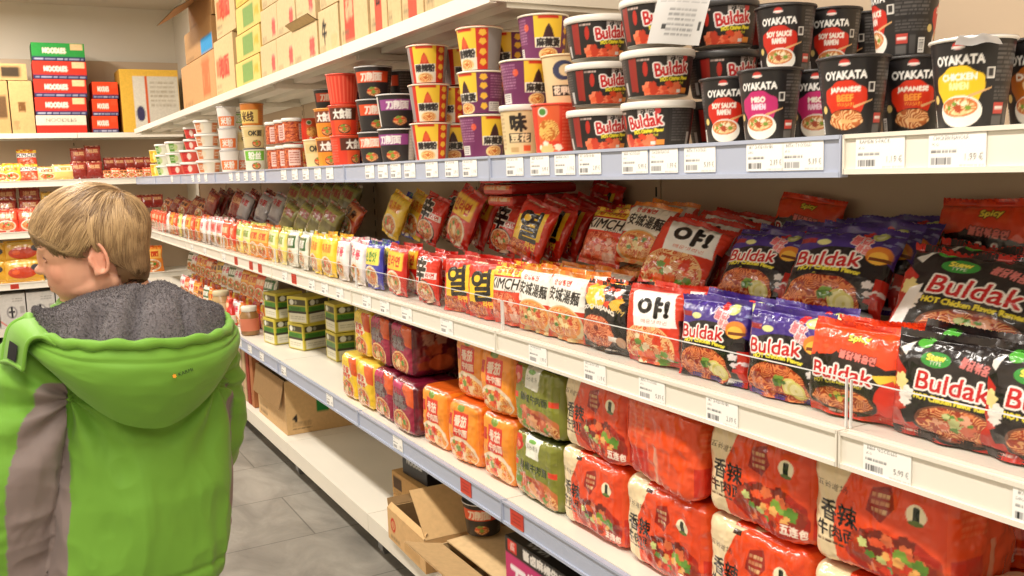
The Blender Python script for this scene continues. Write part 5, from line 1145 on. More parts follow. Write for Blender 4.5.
# black and magenta case
ca = Art(.43, .26, 130, 78, (196, 40, 110)); ca.rect(0, .84, 1, 1, (24, 20, 22)); ca.rect(.04, .865, .14, .975, (206, 40, 34)); ca.text('酱', .09, .92, .05, .08, (240, 220, 210), bold=.6); ca.text('酱卤麻辣牛肉面', .46, .92, .50, .09, (226, 220, 214), bold=.9); ca.text('刀削面', .34, .62, .56, .30, (246, 236, 240), bold=2)
cs = Art(.3, .26, 60, 50, (120, 24, 30)); cs.rect(0, .84, 1, 1, (26, 20, 22)); cs.text('刀削', .5, .3, .5, .5, (206, 170, 170), bold=1)
ct = Art(.5, .3, 90, 60, (96, 20, 26)); ct.rect(0, 0, 1, .26, (22, 18, 20)); ct.text('COOK', .3, .13, .2, .16, (210, 206, 200), bold=.6); ct.text('刀削', .5, .6, .4, .3, (150, 110, 110), bold=1)
carton('noodle_case', .43, .30, .262, dict(front=ca.done(), right=cs.done(), top=ct.done(), side=(30, 22, 24)), (1.155, 1.67, Bz), -PI/2, 'black and magenta noodle case with white characters on the base shelf', gD, cat='carton', mat_=M['gloss_box'])
def cupat(D, X, Y, Z, ex, label):
    o = bpy.data.objects.new(D['name'], None); COL.objects.link(o); o.location = (X, Y, Z); o.rotation_euler = (0, 0, -PI/2+R(ex))
    for n_, m_ in (('cup', D['b']), ('lid', D['l'])): c = bpy.data.objects.new(n_, m_); COL.objects.link(c); c.parent = o
    tag(o, label, D['cat'], 'noodle cups down on the base shelf'); return o
# ------------------------------------------------------------------ far wall goods
def xat(px, Y, Z):
    lo, hi = -3.0, 3.0
    for _ in range(50):
        m = (lo+hi)/2
        if proj((m, Y, Z))[0] < px: lo = m
        else: hi = m
    return (lo+hi)/2
YB = 8.345
gW = 'cartons on the far wall top shelf'
def wbox(px0, px1, z, h, faces, label, base, d=.28, lev=None, cat='carton', group=gW, ms=None, yo=0):
    lev = ZT if lev is None else lev
    a, b = xat(px0, YB+yo, lev+z+h/2), xat(px1, YB+yo, lev+z+h/2); f = dict(side=base); f.update(faces)
    return carton('carton', b-a-.004, d, h, f, ((a+b)/2, YB+yo+d/2, lev+.001+z), 0, label, group, cat, ms)
def ra(top, bot, s=0):
    a = Art(.44, .14, 54, 18, top); a.rect(0, 0, 1, .24, (44, 44, 84)); a.lines(.05, .04, .95, .2, 1, (190, 190, 210), seed=s)
    a.text('NOODLES', .42, .56, .42, .26, (250, 226, 210), bold=1); a.rect(.72, .6, .95, .95, bot); return a.done()
names = ('lowest', 'second', 'third', 'fourth', 'fifth')
hb = .143
for i in range(4):
    if i == 0: f = dict(front=(lambda a: (a.rect(0, 0, 1, .45, (214, 50, 34)), a.text('NOODLES', .5, .72, .6, .2, (120, 110, 100)), a.done())[-1])(Art(.44, .14, 54, 18, (226, 214, 190))))
    else: f = dict(front=ra((216, 56, 38), (236, 200, 150), i))
    wbox(36-i*1.2, 87, hb*i, hb-.002, f, f'red and white noodle carton, {names[i]} of the tall stack on the far wall', (190, 50, 40))
wbox(31, 85, hb*4, hb-.002, dict(front=ra((48, 150, 66), (220, 190, 140), 7)), 'green topped noodle carton crowning the tall red stack', (40, 110, 60))
for i in range(3): wbox(92, 118.5, hb*.97*i, hb-.006, dict(front=ra((230, 70, 30), (230, 80, 40), i)), f'orange-red noodle carton, {("lowest", "middle", "top")[i]} of the short stack on the far wall', (206, 60, 34), yo=.02)
wbox(10, 34, 0, .41, dict(front=A(.2, .37, (206, 168, 112), n=20, word='面', ws=.3, col=(120, 80, 40))), 'tan carton beside the tall red stack', (196, 156, 104))
wbox(-22, 9.5, 0, .41, dict(front=A(.25, .37, (200, 160, 104), n=20, label=(.5, .3, .9, .7, (110, 80, 50)))), 'tan carton at the left picture edge', (190, 150, 98))
wbox(-26, 27, .413, .13, dict(front=A(.4, .12, (206, 166, 110), n=24, label=(.5, .2, .85, .8, (70, 56, 40)))), 'flat tan carton lying on the two upright ones', (196, 156, 104))
wbox(121, 180, 0, .52, dict(front=(lambda a: (a.rect(.22, .06, .42, .88, (216, 210, 196)), a.ell(.32, .3, .07, .12, (60, 56, 90)), a.rect(.42, .06, .46, .88, (206, 90, 40)), a.rect(.46, .06, .98, .88, (206, 200, 186)), a.lines(.5, .4, .92, .82, 6, (170, 160, 140)), a.done())[-1])(Art(.45, .52, 50, 52, (226, 180, 70)))), 'large yellow carton with white printed panel in the far corner', (196, 150, 60), d=.34)
# packets
def wp(key, px, lev, z, label, s=1.0, lean=-6, yo=0, group='packets on the far wall shelves', roll=0):
    vs, w, h, t = PO[key]; o = bpy.data.objects.new('noodle_pouch', vs[hash(label) % len(vs) if False else len(label) % len(vs)]); COL.objects.link(o)
    o.location = (xat(px, YB+yo, lev+z+h*s/2), YB+.03+yo, lev+z+.002); o.rotation_euler = (R(lean), R(roll), 0); o.scale = (s, s, s); tag(o, label, 'noodle pouch', group); return o
l2 = 'on far wall second shelf'
pdesign('tanpack', G((226, 190, 120), (240, 226, 180), (160, 90, 40), '面', seed=21), .17, .13, .04, (206, 170, 110))
pdesign('goldfoil', G((236, 206, 120), (250, 240, 200), (206, 150, 50), '面', seed=22, bowl=False), .17, .13, .05, (230, 200, 120))
wp('yellow', 1, ZC, 0, f'yellow noodle pouch {l2}, at the picture edge', .85); wp('yellow', 12, ZC, 0, f'yellow noodle pouch {l2}, left of the stacked pair', .9)
wp('kimchi', 29, ZC, 0, f'yellow and red noodle pouch {l2}, lower front', .9); wp('kimchi', 27, ZC, .10, f'yellow and red noodle pouch {l2}, standing taller behind', 1.0, yo=.08)
wp('tanpack', 47, ZC, 0, f'tan noodle pouch {l2}, above the boy', .85); wp('goldfoil', 64, ZC, 0, f'shiny gold noodle pouch {l2}, above the boy', .95)
for j, (px, z) in enumerate(((79, 0), (79, .11), (95, 0), (93, .13))): wp('darkred', px, ZC, z, f'dark red noodle pouch {l2}, {("left lower", "left upper", "right lower", "right upper")[j]} of four', .9, yo=.0 if z == 0 else .07)
for j in range(6): wp('redfar' if j % 2 else 'brownred', 108+8*j, ZC, 0, f'red noodle pouch {l2}, {NUM[j]} towards the corner', .55, lean=-14)
for j in range(5): wp('darkred', 110+10*j, ZC, .06, f'dark red noodle pouch {l2}, rear row, {NUM[j]} towards the corner', .70, yo=.1)
l3 = 'on far wall middle shelf'
for j, px in enumerate((6, 30)):
    for i in range(3): wp('redfar' if i == 0 else 'darkred', px, ZM, .09*i, f'red noodle pouch {l3}, {("lower", "middle", "upper")[i]} of the {("first", "second")[j]} stack from the left', 1.25 if i == 0 else 1.1, yo=.06*i, lean=-12)
wp('goldbag', 52, ZM, .16, f'brown noodle pouch {l3}, just above the fringe', 1.0, yo=.1)
for j, px in enumerate((128, 138, 148, 158)):
    for i in range(2): wp('darkred' if i else 'brownred', px, ZM, .14*i, f'dark red noodle pouch {l3}, {("lower", "upper")[i]}, {NUM[j]} right of the boy', .72, yo=.08*i, lean=-10)
l4 = 'on far wall fourth shelf'
pdesign('curry', (lambda a: (a.ell(.46, .42, .36, .26, (196, 60, 24)), a.ell(.8, .62, .12, .14, (60, 60, 66)), a.rect(.1, .8, .9, .9, (240, 206, 110)), a.ell(.3, .45, .1, .1, (226, 90, 30)), a.done())[-1])(Art(.30, .19, 60, 40, (222, 166, 50))), .30, .19, .05, (206, 150, 50), 1)
for i in range(2):
    wp('curry', 24+3*i*0, ZL, .155*i, f'golden noodle pouch with red stew picture {l4}, {("lower", "upper")[i]} one', .95, yo=.05*i)
    wp('curry', -14, ZL, .155*i*.9, f'golden noodle pouch with red stew picture {l4}, {("lower", "upper")[i]} at picture edge', .95, yo=.05*i)
wp('orange', 151, ZL, 0, f'orange noodle pouch {l4}, between the boy and the right-hand run', 1.5)
l5 = 'on far wall base shelf'
def wc():
    a = Art(.24, .26, 40, 42, (206, 202, 196)); a.ell(.46, .46, .2, .18, (150, 146, 146)); a.ell(.46, .46, .14, .13, (214, 210, 204)); a.rect(.42, .3, .5, .62, (50, 48, 50)); a.rect(.34, .44, .58, .5, (60, 56, 58)); a.rect(.82, .1, .94, .36, (206, 90, 80)); a.poly([(0, .2), (.3, .02), (.36, .02), (0, .26)], (216, 120, 110)); a.rect(.76, .42, .94, .62, (170, 166, 160)); a.lines(.5, .74, .9, .88, 2, (150, 146, 140)); return a.done()
wca = wc()
for j, (a, b_) in enumerate(((-27, -1), (-.5, 26.5), (27, 56), (56.5, 86))):
    wbox(a, b_, 0, .275, dict(front=wca), f'white carton with grey round emblem {l5}, {NUM[j]} from the left', (196, 192, 186), lev=ZB, group='white cartons on the far base shelf')
# loose cups on the base shelf
cupat(KO, 1.13, 2.245, Bz+.120, 50, 'black noodle cup with orange band on the small open carton')
cupat(KO, 1.20, 2.03, Bz+.120, 30, 'black noodle cup with orange band between the open carton and the magenta case')
# ------------------------------------------------------------------ the boy
def skinmat():
    m = mat('skin', attr=True, rough=.5, spec=.35, bump=(400, .06, 2, .001)); b = m.node_tree.nodes['Principled BSDF']
    b.inputs['Subsurface Weight'].default_value = .12; b.inputs['Subsurface Radius'].default_value = (.012, .005, .003); b.inputs['Subsurface Scale'].default_value = .5; return m
M['skin'] = skinmat()
M['hair'] = mat('blond_hair', attr=True, rough=.42, spec=.5)
M['shell'] = mat('jacket_cloth', attr=True, rough=.62, spec=.25, sheen=.12, bump=(900, .12, 2, .0006))
M['fleece'] = mat('grey_fleece', (106, 101, 104), rough=.95, spec=.1, sheen=.25, var=(30, .10, 4), bump=(170, .8, 4, .003))
M['trouser'] = mat('dark_trousers', (46, 44, 50), rough=.8)
M['shoe'] = mat('dark_shoes', (40, 40, 44), rough=.5)
M['eye'] = mat('eye', attr=True, rough=.12, spec=.6)
M['velcro'] = mat('black_velcro', (22, 22, 24), rough=.9)

def ellip(b, c, r, rot=None, n=20):
    u, v = np.meshgrid(np.linspace(0, 2*PI, n+1)[:-1], np.linspace(.0001, PI-.0001, n//2+1))
    P = np.stack([np.cos(u)*np.sin(v)*r[0], np.sin(u)*np.sin(v)*r[1], np.cos(v)*r[2]], -1)
    if rot is not None: P = P @ np.array(rot).T
    P = P+np.array(c); b.add(P, gquads(n, n//2+1, wrap=True, flip=True))
def ringloft(b, rings, n=28, pw=2.0):
    V = []
    an = np.arange(n)*2*PI/n
    for z, cx, cy, rx, ry in rings:
        ca, sa = np.cos(an), np.sin(an)
        V.append(np.stack([cx+rx*np.sign(ca)*np.abs(ca)**(2/pw), cy+ry*np.sign(sa)*np.abs(sa)**(2/pw), np.full(n, z)], -1))
    V.insert(0, V[0]*.02+np.array([rings[0][1], rings[0][2], rings[0][0]])*.98); V.append(V[-1]*.02+np.array([rings[-1][1], rings[-1][2], rings[-1][0]])*.98)
    b.add(np.array(V), gquads(n, len(V), wrap=True))
def limb(b, pts, rad, n=16, sub=6):
    """smooth tapered limb with round ends"""
    pts = np.array(pts, float); k = len(pts); t = np.linspace(0, k-1, (k-1)*sub+1)
    P = np.zeros((len(t), 3)); 
    for j, q in enumerate(t):
        i = min(int(q), k-2); f = q-i; p0, p1, p2, p3 = pts[max(i-1, 0)], pts[i], pts[i+1], pts[min(i+2, k-1)]
        P[j] = .5*((2*p1)+(-p0+p2)*f+(2*p0-5*p1+4*p2-p3)*f*f+(-p0+3*p1-3*p2+p3)*f**3)
    r = np.interp(t, np.arange(k), rad)
    b.tube(P, r, n, cap=False)
    for e in (0, -1): ellip(b, P[e], (r[e],)*3, n=n)
def fuse(b, voxel, smooth, name):
    me = quadmesh('tmp', np.vstack(b.V), np.vstack(b.Q)); o = bpy.data.objects.new('tmp', me); COL.objects.link(o)
    r = o.modifiers.new('r', 'REMESH'); r.mode = 'VOXEL'; r.voxel_size = voxel; r.use_smooth_shade = True
    s = o.modifiers.new('s', 'SMOOTH'); s.factor = .5; s.iterations = smooth
    dg = bpy.context.evaluated_depsgraph_get(); out = bpy.data.meshes.new_from_object(o.evaluated_get(dg)); out.name = name
    bpy.data.objects.remove(o); bpy.data.meshes.remove(me)
    out.polygons.foreach_set('use_smooth', np.ones(len(out.polygons), bool)); return out
def getv(me):
    v = np.zeros(len(me.vertices)*3); me.vertices.foreach_get('co', v); n = np.zeros(len(me.vertices)*3); me.vertices.foreach_get('normal', n); return v.reshape(-1, 3), n.reshape(-1, 3)
def setv(me, v): me.vertices.foreach_set('co', v.astype(np.float32).ravel()); me.update()

# head frame: forward, left side, up
HC = np.array([.142, 1.745, 1.186])
hyaw, hpit = R(170), R(-8)
hf_ = np.array([math.cos(hyaw)*math.cos(hpit), math.sin(hyaw)*math.cos(hpit), math.sin(hpit)]); hs = np.cross([0, 0, 1], hf_); hs /= np.linalg.norm(hs); hu = np.cross(hf_, hs)
HM = np.stack([hf_, hs, hu], 1)
def hw(p): return np.asarray(p) @ HM.T + HC
B_ = Bag()
def he(c, r, rot=None, n=24):
    rr_ = HM if rot is None else HM @ np.array(rot)
    ellip(B_, hw(c), r, rr_, n)
he((-.004, 0, .026), (.083, .070, .070), n=40); he((-.026, 0, -.012), (.054, .058, .058), n=32)
he((.029, 0, -.032), (.058, .058, .074), n=36); he((.040, .026, .002), (.040, .034, .040)); he((.040, -.026, .002), (.040, .034, .040)); he((.052, 0, -.088), (.024, .028, .020)); he((.060, 0, -.090), (.018, .016, .013))
for s in (-1, 1):
    he((.048, s*.030, -.034), (.029, .023, .031)); he((.012, s*.038, -.066), (.044, .017, .020)); he((.086, s*.0075, -.030), (.008, .006, .0055)); he((.066, s*.028, .010), (.020, .022, .010))
    # ear: bowl, rim and lobe
    ry = np.array([[1, 0, 0], [0, 1, 0], [0, 0, 1]], float)
    he((-.007, s*.0690, -.021), (.0135, .0040, .026)); an = np.linspace(-.5, 2*PI*.80, 26)
    path = np.stack([-.008-.0135*np.sin(an)*1.0+.003*np.cos(an), s*(.0740+.004*np.clip(np.sin(an), 0, 1)), -.019+.0275*np.cos(an)], -1)
    B_.tube(hw(path), .0036, 8, cap=False); he((-.001, s*.0735, -.044), (.006, .004, .007)); he((.005, s*.072, -.024), (.004, .006, .007))
he((.074, 0, .008), (.016, .030, .016)); he((.086, 0, -.010), (.0085, .0075, .022)); he((.0925, 0, -.0265), (.0105, .0085, .0085))
he((.0795, 0, -.0535), (.0085, .018, .0052)); he((.0775, 0, -.0635), (.0085, .015, .0055)); he((.070, 0, -.05), (.016, .026, .022))
limb(B_, [hw((-.022, 0, -.045)), hw((-.034, 0, -.10)), (.168, 1.735, 1.02)], [.040, .038, .046], 20)
# trunk, arms, legs under the clothes
ringloft(B_, [(.56, .165, 1.715, .105, .08), (.66, .168, 1.715, .11, .08), (.80, .172, 1.72, .105, .078), (.93, .172, 1.725, .125, .08), (1.0, .170, 1.73, .12, .07), (1.03, .168, 1.735, .06, .05)], 28)
ARM_L = [(.045, 1.715, .985), (-.012, 1.69, .77), (-.02, 1.72, .60)]; ARM_R = [(.295, 1.72, .985), (.325, 1.745, .80), (.285, 1.91, .735)]
for a in (ARM_L, ARM_R): limb(B_, a, [.042, .032, .024], 14)
def hand(b, wrist, d, palm_n, s):
    d = np.array(d, float); d /= np.linalg.norm(d); pn = np.array(palm_n, float); pn -= d*(pn @ d); pn /= np.linalg.norm(pn); x = np.cross(d, pn)*s
    w = np.array(wrist)
    Rm = np.stack([x, pn, d], 1); ellip(b, w+d*.038, (.028, .013, .042), Rm, 20)
    for i, (ox, L) in enumerate(((-.021, .042), (-.007, .050), (.007, .047), (.020, .036))):
        p0 = w+d*.066+x*ox; c = [p0, p0+d*L*.45+pn*.004, p0+d*L*.78+pn*.013, p0+d*L*.95+pn*.024]
        limb(b, c, [.0068, .0064, .0058, .0048], 10, 4)
    p0 = w+d*.022-x*.022; limb(b, [p0, p0+d*.020-x*.016+pn*.006, p0+d*.042-x*.019+pn*.013], [.0085, .0075, .0058], 10, 4)
hand(B_, ARM_L[2], (-.02, .1, -1), (1, .1, 0), 1); hand(B_, ARM_R[2], (-.2, 1, -.25), (-.5, 0, -1), -1)
for cx in (.112, .222): limb(B_, [(cx, 1.715, .60), (cx, 1.725, .34), (cx+.002, 1.70, .07)], [.068, .048, .034], 16); limb(B_, [(cx, 1.69, .05), (cx-.004, 1.83, .035)], [.035, .028], 14)
body = fuse(B_, .0026, 5, 'person')
v, nrm = getv(body); L = (v-HC) @ HM
c = np.broadcast_to(lin((228, 172, 142)), v.shape).copy()
def blend(col, m): 
    global c
    m = np.clip(m, 0, 1)[:, None]; c = c*(1-m)+lin(col)*m
blob = lambda p, r: np.exp(-(((L-np.array(p))/np.array(r))**2).sum(1))
for s in (-1, 1): blend((222, 138, 116), .55*blob((.062, s*.036, -.036), (.03, .02, .022))); blend((216, 130, 108), .6*blob((-.008, s*.078, -.020), (.02, .012, .03))); blend((206, 150, 126), .5*blob((.078, s*.028, -.010), (.014, .016, .012)))
blend((196, 104, 96), .85*blob((.088, 0, -.058), (.010, .018, .0075))); blend((222, 140, 118), .5*blob((.10, 0, -.027), (.012, .010, .01)))
paint(body, c); body.materials.append(M['skin'])
boy = obj('person', body); tag(boy, 'boy in a green winter jacket with fleece-lined hood, looking left along the aisle', 'person')

# eyes and brows
for s in (-1, 1):
    k = Bag(); u, w_ = np.meshgrid(np.linspace(0, 2*PI, 25), np.linspace(.0001, PI-.0001, 25)); d = np.stack([np.cos(w_), np.cos(u)*np.sin(w_), np.sin(u)*np.sin(w_)], -1)
    gz = np.array([math.cos(R(s*16)), math.sin(R(s*16)), -.10]); gz /= np.linalg.norm(gz); an = np.arccos(np.clip(d @ gz, -1, 1))
    col = np.where((an < .22)[..., None], lin((16, 14, 14)), np.where((an < .52)[..., None], lin((96, 116, 130)), lin((228, 220, 214))))
    k.add(hw(np.array((.0665, s*.0295, -.0085))+d*.0108), gquads(25, 25), col); obj('eye', k.build('eye', [M['eye']], True), boy)
    lid = Bag(); tt = np.linspace(-1, 1, 12)
    for dz, rr_, colr in ((.0045, .0016, (150, 104, 84)), (.0030, .0013, (52, 34, 26)), (-.0056, .0013, (206, 150, 126))):
        pts = np.stack([.0668+np.sqrt(np.maximum(.0122**2-(tt*.0095)**2-dz**2*.6, 1e-6)), s*.0295+tt*.0098, -.0085+dz*(1-.75*tt**2)], -1); lid.tube(hw(pts), rr_, 6, lin(colr), cap=False)
    obj('eyelid', lid.build('eyelid', [M['skin']], True), boy)
    bw = Bag(); pts = np.stack([.0865-.010*((tt+1)/2)**2, s*(.014+.016*(tt+1)), .010+.004*np.sin((tt+1)*1.2)], -1); bw.tube(hw(pts), .0018*(1-.5*np.abs(tt)), 6, lin((150, 112, 74)), cap=False); obj('eyebrow', bw.build('eyebrow', [M['hair']], True), boy)

# hair
g = np.random.default_rng(5)
HCs = np.array([-.012, 0, .018])
def rshell(d):
    def hit(c0, r):
        c0 = (np.array(c0)-HCs)/r; q = d/np.array(r); A2 = (q*q).sum(-1); B2 = -(q*c0).sum(-1); C2 = (c0*c0).sum()-1; disc = np.maximum(B2*B2-A2*C2, 0); return (-B2+np.sqrt(disc))/A2
    return np.maximum(hit((-.001, 0, .026), (.0875, .0725, .0725)), np.maximum(np.where(d[..., 0] < .3, hit((-.022, 0, -.008), (.0575, .060, .058)), 0), np.where(d[..., 2] < -.1, hit((-.030, 0, -.040), (.0475, .050, .062)), 0)))
bf = np.array([-.2, -.1, -.03, -.027, -.012, .007, .026, .048, .062, .096, .2]); bu = np.array([-.092, -.090, -.082, -.045, -.002, .007, -.010, -.026, -.006, .012, .014])
def below(p): return p[..., 2]-np.interp(p[..., 0], bf, bu)
cap_ = Bag(); u, w_ = np.meshgrid(np.linspace(0, 2*PI, 97), np.linspace(.0001, PI-.0001, 65)); d = np.stack([np.cos(u)*np.sin(w_), np.sin(u)*np.sin(w_), np.cos(w_)], -1)
p = HCs+d*(rshell(d)+.0045)[..., None]; ok = below(p) > .011
Q = gquads(97, 65, flip=True); Q = Q[ok.ravel()[Q].all(1)]
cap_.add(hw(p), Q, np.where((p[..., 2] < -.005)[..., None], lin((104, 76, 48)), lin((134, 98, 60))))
whorl = np.array([-.62, .12, .78]); whorl /= np.linalg.norm(whorl)
N = 26000; d0 = g.normal(size=(N, 3)); d0 /= np.linalg.norm(d0, axis=1)[:, None]; p0 = HCs+d0*rshell(d0)[:, None]; d0 = d0[below(p0) > .006]; N = len(d0)
K = 8; D = np.zeros((N, K, 3)); D[:, 0] = d0; step = (.0085+.003*g.random(N))/.085
alive = np.ones(N, bool); cl = vn3(d0[:, 0]*7, d0[:, 1]*7, d0[:, 2]*7); cl2 = vn3(d0[:, 0]*16+9, d0[:, 1]*16, d0[:, 2]*16)
for i in range(1, K):
    q = D[:, i-1]; t = q-whorl*(q @ whorl)[:, None]; ln = np.linalg.norm(t, axis=1); t /= np.maximum(ln, .05)[:, None]
    sw = np.cross(q, t); ang = .45*np.exp(-ln*2.2)+.28*cl+.25*cl2
    t = t*np.cos(ang)[:, None]+sw*np.sin(ang)[:, None]
    t = t+np.array([0, 0, -.35])*(1-q[:, 2:3]*.6)+np.array([.28, 0, 0])*(q[:, 0:1] > .1); t -= q*(t*q).sum(1)[:, None]; t /= np.linalg.norm(t, axis=1)[:, None]
    nq = q+t*step[:, None]; nq /= np.linalg.norm(nq, axis=1)[:, None]
    pp = HCs+nq*rshell(nq)[:, None]; go = below(pp) > (-.006+.009*cl2+.010*(g.random(N)-.5))
    D[:, i] = np.where(go[:, None], nq, q+(nq-q)*.12)
prof = np.array([.0, .0018, .0032, .0042, .0046, .0044, .0036, .0024])
off = .0030+prof[None]*(1+.35*cl[:, None]+.25*cl2[:, None])+.0026*g.random((N, 1))
off = off*np.clip((D[..., 2]*.075+.085)/.06, .2, 1)
Pn = HCs+D*(rshell(D)+off)[..., None]; Pw = hw(Pn)
T = np.gradient(Pw, axis=1); nrmW = (D @ HM.T); side = np.cross(T, nrmW); side /= np.maximum(np.linalg.norm(side, axis=2, keepdims=True), 1e-9)
wd = np.array([.5, .9, 1, 1, .95, .8, .55, .12])*.00052
rings = np.stack([Pw-side*wd[None, :, None], Pw+nrmW*(wd*.9)[None, :, None], Pw+side*wd[None, :, None]], 2)   # N,K,3,3
base = (np.arange(N)*K*3)[:, None, None]+(np.arange(K-1)*3)[None, :, None]; e = np.array([0, 1])[None, None, :]
Qh = np.stack([base+e, base+e+1, base+e+4, base+e+3], -1).reshape(-1, 4)
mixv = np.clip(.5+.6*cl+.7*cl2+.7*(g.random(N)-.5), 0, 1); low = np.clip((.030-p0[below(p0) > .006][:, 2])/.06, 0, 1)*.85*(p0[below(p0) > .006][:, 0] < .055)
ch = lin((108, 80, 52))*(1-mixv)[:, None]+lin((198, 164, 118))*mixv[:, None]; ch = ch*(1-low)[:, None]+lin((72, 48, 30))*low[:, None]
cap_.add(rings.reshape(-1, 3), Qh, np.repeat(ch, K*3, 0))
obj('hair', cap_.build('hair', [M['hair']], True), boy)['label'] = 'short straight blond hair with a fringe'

# jacket
J = Bag()
TOR = [(.585, .156, 1.70, .142, .118), (.60, .157, 1.70, .152, .126), (.66, .163, 1.70, .156, .130), (.76, .176, 1.703, .156, .130), (.86, .184, 1.715, .152, .116), (.94, .182, 1.72, .150, .106), (1.0, .176, 1.72, .136, .104), (1.045, .168, 1.73, .105, .088), (1.065, .164, 1.735, .07, .07)]
ringloft(J, TOR, 44, 2.3)
SL_L = [(.052, 1.712, .985), (.004, 1.69, .88), (-.022, 1.675, .76), (-.030, 1.69, .66), (-.034, 1.715, .575)]; SL_R = [(.285, 1.722, .985), (.302, 1.735, .90), (.305, 1.745, .81), (.308, 1.82, .755), (.287, 1.90, .732)]
limb(J, SL_L, [.072, .074, .070, .062, .050], 22); limb(J, SL_R, [.068, .058, .054, .052, .046], 22)
an = np.linspace(R(-20), R(200), 24); J.tube(np.stack([.160+.074*np.cos(an), 1.742+.072*np.sin(an), 1.078+.004*np.sin(an*3)], -1), .017, 10)
jk = fuse(J, .0034, 7, 'jacket'); v, nrm = getv(jk)
def segd(P, A, Bq):
    A, Bq = np.array(A), np.array(Bq); t = np.clip(((P-A) @ (Bq-A))/((Bq-A) @ (Bq-A)), 0, 1); q = A+t[:, None]*(Bq-A); return np.linalg.norm(P-q, axis=1), q
def armd(P, S_):
    dd = np.full(len(P), 9.); qq = np.zeros_like(P)
    for a, b_ in zip(S_[:-1], S_[1:]): d_, q_ = segd(P, a, b_); m = d_ < dd; dd[m] = d_[m]; qq[m] = q_[m]
    return dd, qq
dl, ql = armd(v, SL_L); dr, qr = armd(v, SL_R)
tz = np.array(TOR); cx = np.interp(v[:, 2], tz[:, 0], tz[:, 1]); cy = np.interp(v[:, 2], tz[:, 0], tz[:, 2]); rx = np.interp(v[:, 2], tz[:, 0], tz[:, 3]); ry_ = np.interp(v[:, 2], tz[:, 0], tz[:, 4])
td = np.abs(np.sqrt(((v[:, 0]-cx)/rx)**2+((v[:, 1]-cy)/ry_)**2)-1)*.13
inL = (np.abs(dl-.068) < td) & (v[:, 0] < .09); inR = (np.abs(dr-.056) < td) & (v[:, 0] > .25)
# folds of the stuffed cloth
f1 = ridge(v[:, 0]*9+3, v[:, 1]*9, v[:, 2]*5.5, 3); f2 = fbm(v[:, 0]*6, v[:, 1]*6+4, v[:, 2]*4, 2)
arm = (inL | inR).astype(float); f3 = ridge(v[:, 0]*6, v[:, 1]*6+7, v[:, 2]*16, 2)
ap = v-np.array([.078, 1.60, .945]); apr = np.linalg.norm(ap, axis=1); apa = np.arctan2(ap[:, 2], ap[:, 0]); ap2 = v-np.array([.30, 1.62, .93]); apr2 = np.linalg.norm(ap2, axis=1); apb = np.arctan2(ap2[:, 2], ap2[:, 0])
fr = .0075*np.sin(apa*9+apr*16)*np.exp(-((apr-.07)/.075)**2)+.006*np.sin(apb*9+1+apr2*14)*np.exp(-((apr2-.07)/.07)**2)
v = v+nrm*fr[:, None]*(v[:, 1] < 1.74)[:, None]
v = v+nrm*(.013*np.sign(f1)*np.abs(f1)**1.4*(1-.2*arm)+.009*f2+.010*f3*arm)[:, None]
gd = np.exp(-((v[:, 2]-.625)/.006)**2); v = v-nrm*(.004*gd*(1-arm))[:, None]     # hem seam
setv(jk, v)
green_, greyp = lin((112, 164, 56)), lin((134, 120, 116))
ang = np.arctan2((v[:, 0]-cx)/rx, -(v[:, 1]-cy)/ry_)      # 0 at the back, + to the right
tg = ((ang < -.80-.25*(v[:, 2]-.8)) & (ang > -2.2)) | ((ang > 1.12) & (ang < 2.2)); tg &= (v[:, 2] < .975) & ~inL & ~inR
rl = v-ql; lg = inL & ((rl[:, 0]*.9-rl[:, 1]*.45) > .022+.10*np.clip(v[:, 2]-.86, 0, 1)) & (v[:, 2] < .975); lg |= inL & (v[:, 2] < .615)
rg_ = inR & ((-(v-qr)[:, 0]) > .006) & (v[:, 2] < .93); grey = tg | lg | rg_
col = np.where(grey[:, None], greyp, green_)
paint(jk, col); jk.materials.append(M['shell'])
jo = obj('jacket', jk, boy); jo['label'] = 'bright green padded jacket with grey side panels'

# hood: rim, back, fleece
def crv(pts, n):
    pts = np.array(pts, float); k = len(pts); t = np.linspace(0, k-1, n); o = np.zeros((n, 3))
    for j, q in enumerate(t):
        i = min(int(q), k-2); f = q-i; p0, p1, p2, p3 = pts[max(i-1, 0)], pts[i], pts[i+1], pts[min(i+2, k-1)]
        o[j] = .5*((2*p1)+(-p0+p2)*f+(2*p0-5*p1+4*p2-p3)*f*f+(-p0+3*p1-3*p2+p3)*f**3)
    return o
RIM = [(.030, 1.70, 1.072), (.040, 1.62, 1.056), (.078, 1.555, 1.044), (.145, 1.515, 1.040), (.235, 1.525, 1.032), (.310, 1.585, 1.028), (.343, 1.67, 1.034), (.332, 1.755, 1.046)]
BOT = [(.030, 1.685, 1.035), (.052, 1.612, .998), (.092, 1.568, .950), (.150, 1.552, .906), (.215, 1.556, .894), (.290, 1.59, .930), (.332, 1.675, .975), (.330, 1.75, 1.015)]
PEAK = [(.062, 1.745, 1.070), (.078, 1.705, 1.080), (.118, 1.682, 1.106), (.178, 1.668, 1.119), (.240, 1.668, 1.121), (.286, 1.69, 1.082), (.312, 1.725, 1.054), (.308, 1.765, 1.048)]
NECK = [(.098, 1.755, 1.06), (.100, 1.735, 1.06), (.125, 1.715, 1.06), (.158, 1.705, 1.06), (.200, 1.712, 1.06), (.222, 1.73, 1.06), (.232, 1.75, 1.05), (.235, 1.765, 1.04)]
n = 72; rim, bot, peak, nk = (crv(q, n) for q in (RIM, BOT, PEAK, NECK))
out = np.array([.185, 1.76, 0]) ; od = rim-out; od[:, 2] = 0; od /= np.linalg.norm(od, axis=1)[:, None]
def skin_between(A_, B2, m, bul, dirs): 
    t = np.linspace(0, 1, m)[:, None, None]; return A_[None]*(1-t)+B2[None]*t+dirs[None]*(bul*np.sin(PI*t**.8))
